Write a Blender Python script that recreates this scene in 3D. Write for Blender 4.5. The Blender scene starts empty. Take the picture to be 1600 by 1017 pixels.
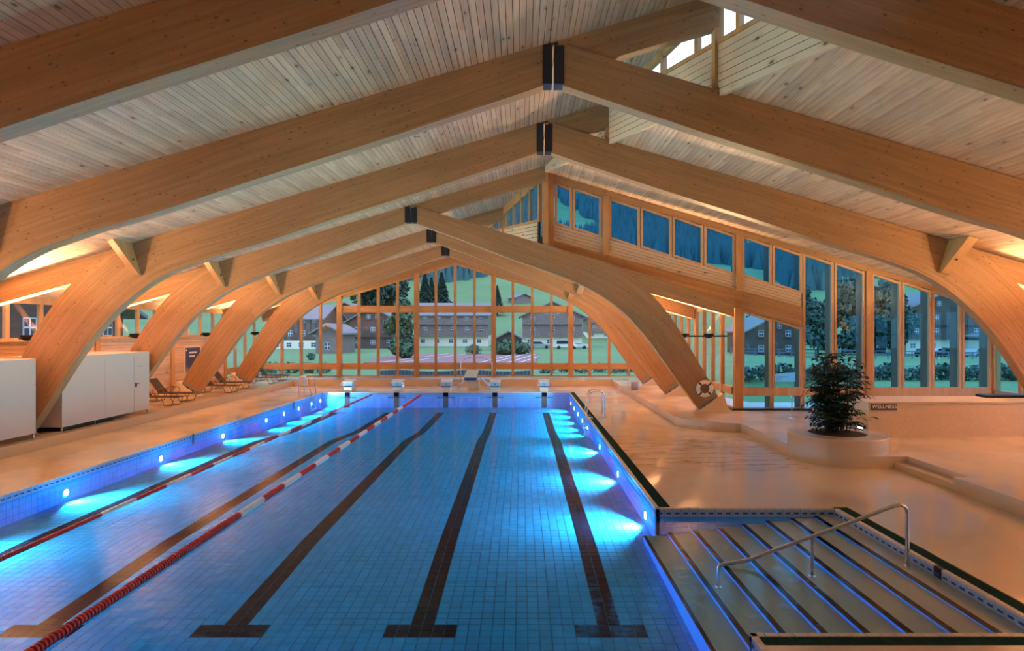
import bpy, bmesh, math, random
from mathutils import Vector
random.seed(7)
SC = bpy.context.scene
COL = SC.collection
PI = math.pi

# ---------------------------------------------------------------- camera
cam_d = bpy.data.cameras.new('camera'); cam = bpy.data.objects.new('camera', cam_d); COL.objects.link(cam)
cam.location = (0, 0, 3.25); cam.rotation_euler = (PI/2, 0, 0)
cam_d.sensor_width = 36; cam_d.lens = 954/1600*36
cam_d.shift_x = -14/1600; cam_d.shift_y = 4.5/1600
cam_d.clip_start = .1; cam_d.clip_end = 4000
SC.camera = cam
SC.view_settings.view_transform = 'Standard'; SC.view_settings.look = 'None'
SC.view_settings.gamma = 1; SC.view_settings.use_curve_mapping = False
SC.view_settings.exposure = 1.32

# ---------------------------------------------------------------- sky (overcast dusk)
W = bpy.data.worlds.new('world'); SC.world = W; W.use_nodes = True
nt = W.node_tree; bg = nt.nodes['Background']
tc = nt.nodes.new('ShaderNodeTexCoord'); sp = nt.nodes.new('ShaderNodeSeparateXYZ'); cr = nt.nodes.new('ShaderNodeValToRGB')
nt.links.new(tc.outputs['Generated'], sp.inputs[0]); nt.links.new(sp.outputs['Z'], cr.inputs[0]); nt.links.new(cr.outputs[0], bg.inputs[0])
cr.color_ramp.elements[0].position = 0; cr.color_ramp.elements[0].color = (.62, .74, .92, 1)
cr.color_ramp.elements[1].position = .6; cr.color_ramp.elements[1].color = (.42, .58, .88, 1)
bg.inputs[1].default_value = 1.2

# ---------------------------------------------------------------- lamps of the hall
WARM = (1.0, .655, .345)
UP_POWER = 180
COOL = (.50, .92, 1.0)
UW_POWER = 140
FRAMES = [-2.3, 2.9, 7.95, 12.4, 17.1, 21.95, 26.95, 31.95]
def lamp(kind, loc, direction, power, color, size=.2, spread=180, name='lamp_light'):
    l = bpy.data.lights.new(name, kind); l.energy = power; l.color = color
    if kind == 'AREA':
        l.shape = 'DISK'; l.size = size; l.spread = math.radians(spread)
    o = bpy.data.objects.new(name, l); COL.objects.link(o); o.location = loc
    o.rotation_euler = Vector(direction).to_track_quat('-Z', 'Y').to_euler()
    return o
def crown(i): return .65 if i <= 4 else -3.93
for i, y in enumerate(FRAMES):
    c = crown(i)
    for s in (-1, 1):
        half = 16.15 if i <= 4 else 11.57
        foot = half - 1.25
        for dx in (0, .95):
            lamp('AREA', (c + s*(half-1.25+dx-.5), y+.3, 3.12), (-s*.35, 0, 1), UP_POWER*(1.0 if dx == 0 else .7)*(.45 if i < 2 else .8 if i == 2 else 1), WARM, .28, 150, 'uplight_beam')
UWR = [8.6, 11.85, 15.2, 18.7, 22.2, 24.0, 25.8, 27.6, 29.5]
UWL = [6.8, 10.1, 13.5, 17.05, 20.6, 24.1, 25.9, 27.6, 29.3, 30.6]

# ---------------------------------------------------------------- node helpers
def mat(name, base=(.8, .8, .8), rough=.5, metal=0, spec=.5):
    m = bpy.data.materials.new(name); m.use_nodes = True
    b = m.node_tree.nodes['Principled BSDF']
    b.inputs['Base Color'].default_value = (*base, 1); b.inputs['Roughness'].default_value = rough
    b.inputs['Metallic'].default_value = metal; b.inputs['Specular IOR Level'].default_value = spec
    m.diffuse_color = (*base, 1)
    return m
class NT:
    def __init__(s, m): s.t = m.node_tree; s.b = s.t.nodes.get('Principled BSDF')
    def n(s, typ, **kw):
        nd = s.t.nodes.new(typ)
        for k, v in kw.items(): setattr(nd, k, v)
        return nd
    def l(s, a, b): s.t.links.new(a, b)
    def math(s, op, a, b=None, c=None):
        nd = s.n('ShaderNodeMath', operation=op)
        for i, v in enumerate((a, b, c)):
            if v is None: continue
            if isinstance(v, (int, float)): nd.inputs[i].default_value = v
            else: s.l(v, nd.inputs[i])
        return nd.outputs[0]
    def mix(s, f, a, b, mode='MIX'):
        nd = s.n('ShaderNodeMix', data_type='RGBA', blend_type=mode)
        for i, v in ((0, f), (6, a), (7, b)):
            if isinstance(v, (int, float)): nd.inputs[i].default_value = v
            elif isinstance(v, tuple): nd.inputs[i].default_value = (*v, 1)
            else: s.l(v, nd.inputs[i])
        return nd.outputs[2]
    def coord(s, scale=(1, 1, 1), uv=False):
        t = s.n('ShaderNodeTexCoord'); mp = s.n('ShaderNodeMapping'); mp.inputs['Scale'].default_value = scale
        s.l(t.outputs['UV' if uv else 'Object'], mp.inputs[0]); return mp.outputs[0]
    def noise(s, vec, scale=1, detail=3, rough=.5):
        nd = s.n('ShaderNodeTexNoise'); s.l(vec, nd.inputs['Vector']); nd.inputs['Scale'].default_value = scale
        nd.inputs['Detail'].default_value = detail; nd.inputs['Roughness'].default_value = rough; return nd.outputs[0]
    def ramp(s, v, p0, p1, c0=(0, 0, 0), c1=(1, 1, 1)):
        nd = s.n('ShaderNodeValToRGB'); s.l(v, nd.inputs[0]); e = nd.color_ramp.elements
        e[0].position, e[1].position = p0, p1; e[0].color = (*c0, 1); e[1].color = (*c1, 1); return nd.outputs[0]
    def bump(s, h, st=.3, d=.01):
        nd = s.n('ShaderNodeBump'); nd.inputs['Strength'].default_value = st; nd.inputs['Distance'].default_value = d
        s.l(h, nd.inputs['Height']); s.l(nd.outputs[0], s.b.inputs['Normal']); return nd
    def col(s, c): s.l(c, s.b.inputs['Base Color'])
    def rgh(s, c): s.l(c, s.b.inputs['Roughness'])

def wood(name, c1, c2, stretch, knots=.0, uv=False, lam=None, rough=.5, board=None):
    m = mat(name, c1, rough); q = NT(m)
    v = q.coord((1, 1, 1), uv)
    vs = q.coord(stretch, uv)
    n1 = q.noise(vs, 1, 4, .6)
    c = q.mix(q.ramp(n1, .3, .7), c1, c2)
    sx = q.n('ShaderNodeSeparateXYZ'); q.l(v, sx.inputs[0])
    if lam:                                           # glued lamellas across v, each board piece with its own tone
        f = q.math('FLOOR', q.math('DIVIDE', sx.outputs[1], lam))
        g = q.math('FLOOR', q.math('ADD', q.math('DIVIDE', sx.outputs[0], 3.1), q.math('MULTIPLY', f, .37)))
        cb = q.n('ShaderNodeCombineXYZ'); q.l(f, cb.inputs[0]); q.l(g, cb.inputs[1])
        wn = q.n('ShaderNodeTexWhiteNoise'); q.l(cb.outputs[0], wn.inputs[0])
        c = q.mix(1.0, c, q.ramp(wn.outputs[0], 0, 1, (.90, .89, .88), (1.05, 1.04, 1.03)), 'MULTIPLY')
    if board:                                         # (axis a, pitch a, axis b, pitch b)
        a, pa, b_, pb = board
        f = q.math('FLOOR', q.math('DIVIDE', sx.outputs[a], pa)); g = q.math('FLOOR', q.math('ADD', q.math('DIVIDE', sx.outputs[b_], pb), q.math('MULTIPLY', f, .618)))
        cb = q.n('ShaderNodeCombineXYZ'); q.l(f, cb.inputs[0]); q.l(g, cb.inputs[1])
        wn = q.n('ShaderNodeTexWhiteNoise'); q.l(cb.outputs[0], wn.inputs[0])
        c = q.mix(1.0, c, q.ramp(wn.outputs[0], 0, 1, (.80, .76, .74), (1.1, 1.08, 1.06)), 'MULTIPLY')
    if knots:
        vo = q.n('ShaderNodeTexVoronoi'); q.l(q.coord((knots, knots*2.0, knots*2) if uv else tuple(knots*(.55 if t < 2 else 1.2) for t in stretch), uv), vo.inputs['Vector']); vo.inputs['Scale'].default_value = 1
        k = q.ramp(vo.outputs['Distance'], .075, .12, (1, 1, 1), (0, 0, 0))
        c = q.mix(q.math('MULTIPLY', k, .85), c, (.05, .022, .01))
        if uv:
            v2 = q.n('ShaderNodeTexVoronoi'); q.l(q.coord((9, 15, 15), uv), v2.inputs['Vector']); v2.inputs['Scale'].default_value = 1
            kk = q.math('MULTIPLY', q.ramp(v2.outputs['Distance'], .09, .14, (1, 1, 1), (0, 0, 0)), q.math('GREATER_THAN', q.math('FRACT', q.math('MULTIPLY', q.math('ADD', v2.outputs['Position'] if False else q.noise(q.coord((1.7, 1.7, 1.7), True), 1.0, 1), 0), 3.7)), .5))
            c = q.mix(q.math('MULTIPLY', kk, .8), c, (.07, .03, .012))
        k2 = q.ramp(vo.outputs['Distance'], .08, .30, (.25, .25, .25), (0, 0, 0))
        c = q.mix(k2, c, (.22, .09, .03))
    q.col(c); q.bump(n1, .12, .004)
    return m
M = {}
M['beam'] = wood('glulam_spruce', (.415, .225, .095), (.30, .152, .058), (.5, 10, 10), 4.2, True, .042)
M['timber'] = wood('larch_timber', (.52, .275, .11), (.38, .185, .068), (5, 5, .8))
M['sash'] = wood('pale_larch_sash', (.56, .36, .21), (.47, .28, .15), (5, 5, .8))
M['rail'] = wood('larch_rail', (.58, .31, .125), (.44, .215, .08), (1, 5, 7))
M['plank'] = wood('ceiling_board', (.62, .40, .25), (.485, .295, .175), (14, 1.2, 14), 3.2, False, None, .55, (0, .12, 1, 4.2))
M['wallplank'] = wood('wall_board', (.62, .42, .28), (.50, .32, .20), (1, 1, 14), 2.4, False, None, .55, (2, .12, 1, 4.9))
M['spandrel'] = wood('spandrel_board', (.60, .43, .28), (.55, .385, .245), (.7, .7, 7), 2.6, False, None, .55)
M['dark_gap'] = mat('dark_joint', (.03, .018, .012), .9)
M['roofing'] = mat('roof_felt', (.05, .045, .04), .9)
M['steel_dark'] = mat('dark_steel_plate', (.035, .04, .05), .35, .7)
def galv():
    m = mat('galvanised_shoe', (.25, .24, .22), .55, .3); q = NT(m)
    q.col(q.mix(q.noise(q.coord(), 60, 2), (.12, .115, .11), (.38, .36, .33))); return m
M['shoe'] = galv()
M['chrome'] = mat('brushed_steel', (.72, .72, .74), .22, 1)
M['black'] = mat('black_metal', (.012, .011, .011), .4, .3)
M['rubber'] = mat('black_rubber', (.015, .015, .015), .7)
M['white_paint'] = mat('cream_panel', (.56, .43, .335), .45)
M['concrete'] = mat('beige_plinth', (.62, .49, .34), .55)
def floor_mat(name, c1, c2, wet=.5):
    m = mat(name, c1, .3); q = NT(m)
    v = q.coord(); n = q.noise(v, .35, 5, .6); n2 = q.noise(v, 14, 3, .6)
    vs = q.noise(q.coord((.35, 2.2, 1)), 1.0, 5, .62)
    c = q.mix(q.ramp(n, .35, .7), c1, c2)
    c = q.mix(q.math('MULTIPLY', n2, .25), c, tuple(t*.8 for t in c1))
    sx = q.n('ShaderNodeSeparateXYZ'); q.l(v, sx.inputs[0])
    # mineral stains left by puddles on the right deck
    ab = q.math('ABSOLUTE', q.math('SUBTRACT', vs, .5))
    line = q.ramp(ab, .008, .03, (1, 1, 1), (0, 0, 0))
    mx = q.math('MULTIPLY', q.math('LESS_THAN', q.math('ABSOLUTE', q.math('SUBTRACT', sx.outputs[0], 4.6)), 2.1), q.math('LESS_THAN', q.math('ABSOLUTE', q.math('SUBTRACT', sx.outputs[1], 16.2)), 2.3))
    c = q.mix(q.math('MULTIPLY', q.math('MULTIPLY', line, mx), .8), c, (.26, .11, .04))
    q.col(c)
    r = q.n('ShaderNodeMapRange'); q.l(n, r.inputs[0]); r.inputs[1].default_value = .4; r.inputs[2].default_value = .62
    r.inputs[3].default_value = 1.0; r.inputs[4].default_value = .45; q.b.inputs['Roughness'].default_value = .42; q.l(r.outputs[0], q.b.inputs['Coat Weight'])
    q.bump(q.noise(q.coord((1, 2.0, 1)), 3, 2, .5), .12, .006)
    q.b.inputs['Coat Roughness'].default_value = .07; q.b.inputs['Coat IOR'].default_value = 1.6; q.l(q.b.inputs['Normal'].links[0].from_socket, q.b.inputs['Coat Normal'])
    return m
M['floor'] = floor_mat('sand_resin_floor', (.66, .53, .38), (.59, .46, .32))
M['podium'] = floor_mat('sand_resin_podium', (.65, .53, .385), (.59, .47, .33), .4)
M['mosaic'] = mat('sand_mosaic', (.66, .50, .34), .5)
q = NT(M['mosaic']); bk = q.n('ShaderNodeTexBrick'); bk.inputs['Scale'].default_value = 1; bk.inputs['Brick Width'].default_value = .05; bk.inputs['Row Height'].default_value = .05
bk.inputs['Mortar Size'].default_value = .003; bk.offset = 0
bk.inputs['Color1'].default_value = (.69, .52, .35, 1); bk.inputs['Color2'].default_value = (.63, .47, .31, 1); bk.inputs['Mortar'].default_value = (.59, .45, .30, 1)
tco = q.n('ShaderNodeTexCoord'); sx_ = q.n('ShaderNodeSeparateXYZ'); cb_ = q.n('ShaderNodeCombineXYZ'); q.l(tco.outputs['Object'], sx_.inputs[0])
q.l(q.math('ADD', sx_.outputs[0], sx_.outputs[1]), cb_.inputs[0]); q.l(sx_.outputs[2], cb_.inputs[1]); q.l(cb_.outputs[0], bk.inputs['Vector']); q.col(bk.outputs[0])
M['cream_tile'] = mat('cream_coping_tile', (.66, .56, .44), .25)
M['face_tile'] = mat('pale_face_tile', (.30, .48, .66), .25)  # blue light rising from the pool is put into this tile colour
def tile_mat(name, c, var=.12):
    m = mat(name, c, .6, 0, 0); q = NT(m); v = q.coord((1/.15625, 1/.15625, 1/.15625))
    fl = q.n('ShaderNodeVectorMath', operation='FLOOR'); ad = q.n('ShaderNodeVectorMath', operation='ADD'); ad.inputs[1].default_value = (.45, .02, .02)
    q.l(v, ad.inputs[0]); q.l(ad.outputs[0], fl.inputs[0]); wn = q.n('ShaderNodeTexWhiteNoise'); q.l(fl.outputs[0], wn.inputs[0])
    q.col(q.mix(1.0, c, q.ramp(wn.outputs[0], 0, 1, (1-var,)*3, (1+var*.4,)*3), 'MULTIPLY')); return m
M['tile'] = tile_mat('pale_blue_pool_tile', (.05, .46, .81))
M['tile_dark'] = tile_mat('dark_line_tile', (.010, .010, .028), .3)
M['grout'] = mat('pool_grout', (.045, .25, .46), .8, 0, 0)
M['slot'] = mat('grip_slot', (.01, .05, .20), .5)
M['grate'] = mat('green_drain_grate', (.018, .06, .045), .8, 0, .1)
M['tread'] = mat('step_tread', (.40, .45, .46), .6, 0, 0)
M['riser'] = mat('step_riser', (.05, .45, .80), .6, 0, 0)  # blue glow of the underwater light is painted into the riser colour
M['nosing'] = mat('black_nosing', (.006, .006, .012), .6, 0, 0)
M['red'] = mat('red_float', (.55, .028, .015), .4)
M['float_white'] = mat('white_float', (.80, .68, .60), .4)
M['lens'] = mat('lamp_lens', (1, 1, 1), .3)
q = NT(M['lens']); q.b.inputs['Emission Color'].default_value = (.80, .95, 1, 1); q.b.inputs['Emission Strength'].default_value = 22
M['warm_lens'] = mat('warm_lamp_lens', (1, .8, .6), .3)
q = NT(M['warm_lens']); q.b.inputs['Emission Color'].default_value = (1, .7, .4, 1); q.b.inputs['Emission Strength'].default_value = 12
M['cool_lens'] = mat('safety_lamp_lens', (1, 1, 1), .3)
q = NT(M['cool_lens']); q.b.inputs['Emission Color'].default_value = (.75, .95, .9, 1); q.b.inputs['Emission Strength'].default_value = 3
M['sign_brown'] = mat('brown_sign', (.09, .055, .035), .5)
M['sign_text'] = mat('pale_lettering', (.95, .88, .80), .5)
M['soil'] = mat('dark_soil', (.035, .018, .012), .95)
def leafm(name, a, b):
    m = mat(name, a, .45); q = NT(m); q.col(q.mix(q.noise(q.coord(), 9, 2), a, b)); return m
M['leaf'] = leafm('ficus_leaf', (.006, .017, .008), (.018, .042, .016))
M['bark'] = mat('thin_bark', (.07, .05, .035), .8)
M['sling'] = mat('brown_sling_fabric', (.022, .014, .016), .8)
M['bronze'] = mat('bronze_tube', (.20, .12, .07), .35, .6)
M['blue_paint'] = mat('deep_blue_paint', (.01, .05, .18), .4)
M['board_top'] = mat('pale_green_grip', (.42, .50, .42), .7)
M['grey_plate'] = mat('grey_number_plate', (.33, .33, .42), .4)
M['poster'] = mat('night_mountain_print', (.05, .06, .12), .4)
q = NT(M['poster']); v = q.coord(); sx = q.n('ShaderNodeSeparateXYZ'); q.l(v, sx.inputs[0])
h = q.math('ADD', q.math('MULTIPLY', q.math('SUBTRACT', sx.outputs[2], .8), .8), q.math('MULTIPLY', q.noise(v, 2.5, 5, .6), .5))
q.col(q.mix(q.ramp(h, .35, .75), q.mix(q.ramp(q.noise(v, 3, 5, .6), .45, .55), (.55, .42, .42), (.12, .10, .16)), (.03, .04, .10)))
M['buoy'] = mat('cream_lifebuoy', (.72, .66, .56), .5)
M['strap'] = mat('dark_red_strap', (.05, .012, .012), .6)
M['rope'] = mat('tan_cord', (.40, .22, .12), .8)

def glass(name, tint, refl=1.0):
    m = bpy.data.materials.new(name); m.use_nodes = True; t = m.node_tree; t.nodes.remove(t.nodes['Principled BSDF'])
    tr = t.nodes.new('ShaderNodeBsdfTransparent'); tr.inputs[0].default_value = (*tint, 1)
    gl = t.nodes.new('ShaderNodeBsdfGlossy'); gl.inputs['Roughness'].default_value = .02; gl.inputs[0].default_value = (refl,)*3+(1,)
    fr = t.nodes.new('ShaderNodeFresnel'); fr.inputs[0].default_value = 1.45; q = NT(m)
    fo = q.math('MULTIPLY', fr.outputs[0], q.math('SUBTRACT', 1.0, q.n('ShaderNodeNewGeometry').outputs['Backfacing']))
    mx = t.nodes.new('ShaderNodeMixShader'); t.links.new(fo, mx.inputs[0]); t.links.new(tr.outputs[0], mx.inputs[1]); t.links.new(gl.outputs[0], mx.inputs[2])
    t.links.new(mx.outputs[0], t.nodes['Material Output'].inputs[0]); m.diffuse_color = (*tint, .3); return m
M['glass'] = glass('clear_glazing', (.93, .98, 1.0))
M['glass_blue'] = glass('blue_solar_glazing', (.62, .90, 1.0))
M['glass_deep'] = glass('deep_blue_solar_glazing', (.48, .82, 1.0), .6)

def water():
    m = bpy.data.materials.new('pool_water'); m.use_nodes = True; t = m.node_tree; t.nodes.remove(t.nodes['Principled BSDF'])
    q = NT(m)
    tr = q.n('ShaderNodeBsdfTransparent'); gl = q.n('ShaderNodeBsdfGlossy'); gl.inputs['Roughness'].default_value = .06
    fr = q.n('ShaderNodeFresnel'); fr.inputs[0].default_value = 1.25; mx = q.n('ShaderNodeMixShader')
    bp = q.n('ShaderNodeBump'); bp.inputs['Strength'].default_value = .32; bp.inputs['Distance'].default_value = .02
    n1 = q.noise(q.coord((1.0, 3.0, 1)), 2.2, 2, .5); n2 = q.noise(q.coord((1.6, 5.0, 1)), 5, 2, .5)
    q.l(q.math('ADD', n1, q.math('MULTIPLY', n2, .4)), bp.inputs['Height'])
    q.l(bp.outputs[0], gl.inputs['Normal']); q.l(bp.outputs[0], fr.inputs['Normal'])
    q.l(q.math('MULTIPLY', fr.outputs[0], q.math('SUBTRACT', 1.0, q.n('ShaderNodeNewGeometry').outputs['Backfacing'])), mx.inputs[0]); q.l(tr.outputs[0], mx.inputs[1]); q.l(gl.outputs[0], mx.inputs[2])
    q.l(mx.outputs[0], t.nodes['Material Output'].inputs[0])
    va = q.n('ShaderNodeVolumeAbsorption'); va.inputs[0].default_value = (.14, .80, .96, 1); va.inputs['Density'].default_value = .65
    q.l(va.outputs[0], t.nodes['Material Output'].inputs['Volume'])
    m.diffuse_color = (.1, .4, .8, .5); return m
M['water'] = water()

# ---------------------------------------------------------------- mesh builder
class MB:
    def __init__(s): s.v = []; s.f = []; s.uv = {}; s.m = []; s.mi = 0; s.sm = False
    def quad(s, *ids, uv=None):
        s.f.append(tuple(ids)); s.m.append(s.mi)
        if uv: s.uv[len(s.f)-1] = uv
    def add(s, pts): b = len(s.v); s.v.extend([tuple(p) for p in pts]); return b
    def box(s, x0, x1, y0, y1, z0, z1):
        b = s.add([(x, y, z) for z in (z0, z1) for x, y in ((x0, y0), (x1, y0), (x1, y1), (x0, y1))])
        for f in ((3, 2, 1, 0), (4, 5, 6, 7), (0, 1, 5, 4), (1, 2, 6, 5), (2, 3, 7, 6), (3, 0, 4, 7)): s.quad(*[b+i for i in f])
        return s
    def obox(s, c, ax, ay, az):                      # oriented box: centre and three half-axis vectors
        c, ax, ay, az = map(Vector, (c, ax, ay, az))
        b = s.add([c+ax*i+ay*j+az*k for k in (-1, 1) for i, j in ((-1, -1), (1, -1), (1, 1), (-1, 1))])
        for f in ((3, 2, 1, 0), (4, 5, 6, 7), (0, 1, 5, 4), (1, 2, 6, 5), (2, 3, 7, 6), (3, 0, 4, 7)): s.quad(*[b+i for i in f])
        return s
    def prism(s, poly, vec):                          # closed polygon (3d points) swept by vec
        n = len(poly); vec = Vector(vec)
        b = s.add(list(poly)+[tuple(Vector(p)+vec) for p in poly])
        s.quad(*[b+i for i in range(n)][::-1]); s.quad(*[b+n+i for i in range(n)])
        for i in range(n): j = (i+1) % n; s.quad(b+i, b+j, b+n+j, b+n+i)
        return s
    def xz(s, poly, y0, y1): return s.prism([(x, y0, z) for x, z in poly], (0, y1-y0, 0))
    def tube(s, pts, r, n=8, closed=False, cap=True):
        pts = [Vector(p) for p in pts]; N = len(pts); rings = []
        up = Vector((0, 0, 1)); prev = None
        for i, p in enumerate(pts):
            if closed: d = pts[(i+1) % N]-pts[i-1]
            else: d = pts[min(i+1, N-1)]-pts[max(i-1, 0)]
            d.normalize()
            a = prev if prev is not None else (up if abs(d.z) < .9 else Vector((1, 0, 0)))
            a = (a-d*a.dot(d)).normalized(); prev = a; b_ = d.cross(a)
            rr = r[i] if isinstance(r, (list, tuple)) else r
            rings.append(s.add([p+(a*math.cos(2*PI*k/n)+b_*math.sin(2*PI*k/n))*rr for k in range(n)]))
        for i in range(N if closed else N-1):
            a, b2 = rings[i], rings[(i+1) % N]
            for k in range(n): s.quad(a+k, a+(k+1) % n, b2+(k+1) % n, b2+k)
        if cap and not closed:
            s.quad(*[rings[0]+k for k in range(n)][::-1]); s.quad(*[rings[-1]+k for k in range(n)])
        return s
    def lathe(s, prof, c, n=32, axis='z'):            # prof: (r, h)
        rings = []
        for r, h in prof:
            pts = []
            for k in range(n):
                a = 2*PI*k/n; u, w = r*math.cos(a), r*math.sin(a)
                pts.append({'z': (c[0]+u, c[1]+w, c[2]+h), 'y': (c[0]+u, c[1]+h, c[2]+w), 'x': (c[0]+h, c[1]+u, c[2]+w)}[axis])
            rings.append(s.add(pts))
        for a, b in zip(rings, rings[1:]):
            for k in range(n): s.quad(a+k, a+(k+1) % n, b+(k+1) % n, b+k)
        s.quad(*[rings[0]+k for k in range(n)][::-1]); s.quad(*[rings[-1]+k for k in range(n)])
        return s
    def build(s, name, mats, parent=None, smooth=False, bevel=0, kind=None, label=None, loc=None, weld=False):
        me = bpy.data.meshes.new(name)
        off = Vector(loc) if loc else Vector((0, 0, 0))
        me.from_pydata([tuple(Vector(v)-off) for v in s.v], [], s.f)
        for m in (mats if isinstance(mats, (list, tuple)) else [mats]): me.materials.append(M[m] if isinstance(m, str) else m)
        for p, i in zip(me.polygons, s.m): p.material_index = i
        if s.uv:
            ul = me.uv_layers.new(name='uv')
            for fi, uvs in s.uv.items():
                for li, u in zip(me.polygons[fi].loop_indices, uvs): ul.data[li].uv = u
        if weld or any(len(f) > 4 for f in s.f):
            bm = bmesh.new(); bm.from_mesh(me)
            if weld: bmesh.ops.remove_doubles(bm, verts=bm.verts, dist=.0005)
            bmesh.ops.triangulate(bm, faces=[f for f in bm.faces if len(f.verts) > 4])
            bmesh.ops.recalc_face_normals(bm, faces=bm.faces); bm.to_mesh(me); bm.free()
        if smooth:
            for p in me.polygons: p.use_smooth = True
            try: me.set_sharp_from_angle(angle=math.radians(40))
            except Exception: pass
        me.update()
        o = bpy.data.objects.new(name, me); COL.objects.link(o); o.location = off
        if bevel:
            md = o.modifiers.new('bevel', 'BEVEL'); md.width = bevel; md.segments = 2; md.limit_method = 'ANGLE'
        if parent is not None:
            o.parent = parent
            if loc: o.location = off - Vector(ORG.get(parent.name, (0, 0, 0)))
            elif parent.name in ORG: o.location = -Vector(ORG[parent.name])
            ORG[o.name] = loc if loc else (0, 0, 0)
            if not loc: ORG[o.name] = (0, 0, 0)
        elif loc: ORG[o.name] = tuple(off)
        if kind: o['kind'] = kind
        if label: o['label'] = label
        return o
ORG = {}
def tag(o, label, cat, group=None, kind=None):
    o['label'] = label; o['category'] = cat
    if group: o['group'] = group
    if kind: o['kind'] = kind
    return o
def thing(name, loc, label, cat, group=None):
    o = bpy.data.objects.new(name, None); COL.objects.link(o); o.location = loc; o.empty_display_size = .2
    ORG[o.name] = tuple(loc)
    return tag(o, label, cat, group)
def struct(name, label=None, loc=None):
    o = bpy.data.objects.new(name, None); COL.objects.link(o); o['kind'] = 'structure'; o.empty_display_size = .2
    if loc: o.location = loc; ORG[o.name] = tuple(loc)
    if label: o['label'] = label
    return o
def copy_tree(o, parent=None):
    c = o.copy(); COL.objects.link(c)
    if parent is not None: c.parent = parent
    for ch in [x for x in o.children]: copy_tree(ch, c)
    return c
def text(s, size, mname, name, parent, loc, rot, ext=.003):
    cu = bpy.data.curves.new(name, 'FONT'); cu.body = s; cu.size = size; cu.extrude = ext; cu.align_x = 'CENTER'; cu.align_y = 'CENTER'
    tmp = bpy.data.objects.new('tmp', cu); COL.objects.link(tmp)
    dg = bpy.context.evaluated_depsgraph_get(); me = bpy.data.meshes.new_from_object(tmp.evaluated_get(dg))
    bpy.data.objects.remove(tmp); me.materials.clear(); me.materials.append(M[mname])
    o = bpy.data.objects.new(name, me); COL.objects.link(o); o.parent = parent
    o.location = Vector(loc)-Vector(ORG.get(parent.name, (0, 0, 0))); o.rotation_euler = rot
    return o
def catmull(P, n=5):
    out = []; P = [P[0]]+list(P)+[P[-1]]
    for i in range(1, len(P)-2):
        p0, p1, p2, p3 = [Vector(p) for p in P[i-1:i+3]]
        for k in range(n):
            t = k/n
            out.append(.5*((2*p1)+(p2-p0)*t+(2*p0-5*p1+4*p2-p3)*t*t+(3*p1-p0-3*p2+p3)*t**3))
    out.append(Vector(P[-2])); return out
def resample(P, n):
    P = [Vector(p) for p in P]; L = [0]
    for a, b in zip(P, P[1:]): L.append(L[-1]+(b-a).length)
    out = []
    for i in range(n+1):
        d = L[-1]*i/n; j = 0
        while j < len(L)-2 and L[j+1] < d: j += 1
        t = (d-L[j])/max(1e-9, L[j+1]-L[j]); out.append(P[j].lerp(P[j+1], t))
    return out

# ---------------------------------------------------------------- main geometry functions
XL, XR, XF = -15.5, 17.2, 7.75           # outer walls
YG, YW, YB = 36.7, 22.30, -4.0            # far gable, stepped front wall, wall behind the camera
RL = lambda x: 7.65+.295*(x+3.93)
RN = lambda x: 9.0-.293*(x-.65)
RF = lambda x: 7.65-.293*(x+3.93)
DX = lambda y: -3.93+(YG-y)*.3256        # plan line of the ridge clerestory
DY = lambda x: YG-(x+3.93)/.3256
PH = .28                                  # podium height

# ================================================================= CEILING
def plank_list(xa, xb, ya, yb, R, pitch=.12):
    """boards running along y, each (x, y0, y1)"""
    out = []; n = int((xb-xa)/pitch)
    for i in range(n):
        x = xa+i*pitch; y0 = ya(x) if callable(ya) else ya; y1 = yb(x) if callable(yb) else yb
        if y1-y0 < .15: continue
        y = y0; rr = random.Random(i*17+int(xa*10))
        first = True
        while y < y1-.01:
            L = rr.uniform(3.2, 5.2); 
            if first: L *= rr.uniform(.3, 1); first = False
            e = min(y1, y+L)
            if y1-e < .8: e = y1
            out.append((x, y, e, pitch)); y = e
    return out
def plank_geo(mb, p, R, rev=False):
    x, y0, y1, w = p; g = .010; x1 = x+w-g; t = .022
    z0, z1 = R(x), R(x1)
    e = .0015
    b = mb.add([(x, y0+e, z0), (x1, y0+e, z1), (x1, y1-e, z1), (x, y1-e, z0), (x, y0+e, z0+t), (x1, y0+e, z1+t), (x1, y1-e, z1+t), (x, y1-e, z0+t)])
    for f in ((3, 2, 1, 0), (4, 5, 6, 7), (0, 1, 5, 4), (1, 2, 6, 5), (2, 3, 7, 6), (3, 0, 4, 7)): mb.quad(*[b+i for i in f])
def proj(x, y, z):
    if y < .3: return None
    return 814+954*x/y, 513-954*(z-3.25)/y
def ceiling(name, planks, R, label, slab):
    root = struct(name, label)
    def score(p):
        ym = (p[1]+p[2])/2; q_ = proj(p[0], max(ym, 1), R(p[0]))
        if q_ is None or p[2] < 5: return 0
        y0 = max(p[1], 5.5)
        inside = any((lambda r: r and -60 < r[0] < 1660 and -40 < r[1] < 1000)(proj(p[0], yy, R(p[0]))) for yy in (y0, (y0+p[2])/2, p[2]))
        return (1/y0)*(1 if inside else .01)
    planks = sorted(planks, key=score, reverse=True)
    for p in planks[:298]:
        mb = MB(); plank_geo(mb, p, R); mb.build('plank', 'plank', root)
    mb = MB()
    for p in planks[298:]: plank_geo(mb, p, R)
    mb.build('plank_boarding', 'plank', root, kind='stuff')
    slab(MB()).build('roof_deck', ['dark_gap', 'roofing'], root)
    return root
def slabL(mb):
    P = [(XL-.6, YB), (DX(YB), YB), (DX(YG), YG), (XL-.6, YG)]
    return mb.prism([(x, y, RL(x)+.024) for x, y in P], (0, 0, .3))
def slabN(mb):
    P = [(DX(YB), YB), (XR+.6, YB), (XR+.6, YW), (DX(YW), YW)]
    return mb.prism([(x, y, RN(x)+.024) for x, y in P], (0, 0, .3))
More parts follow.
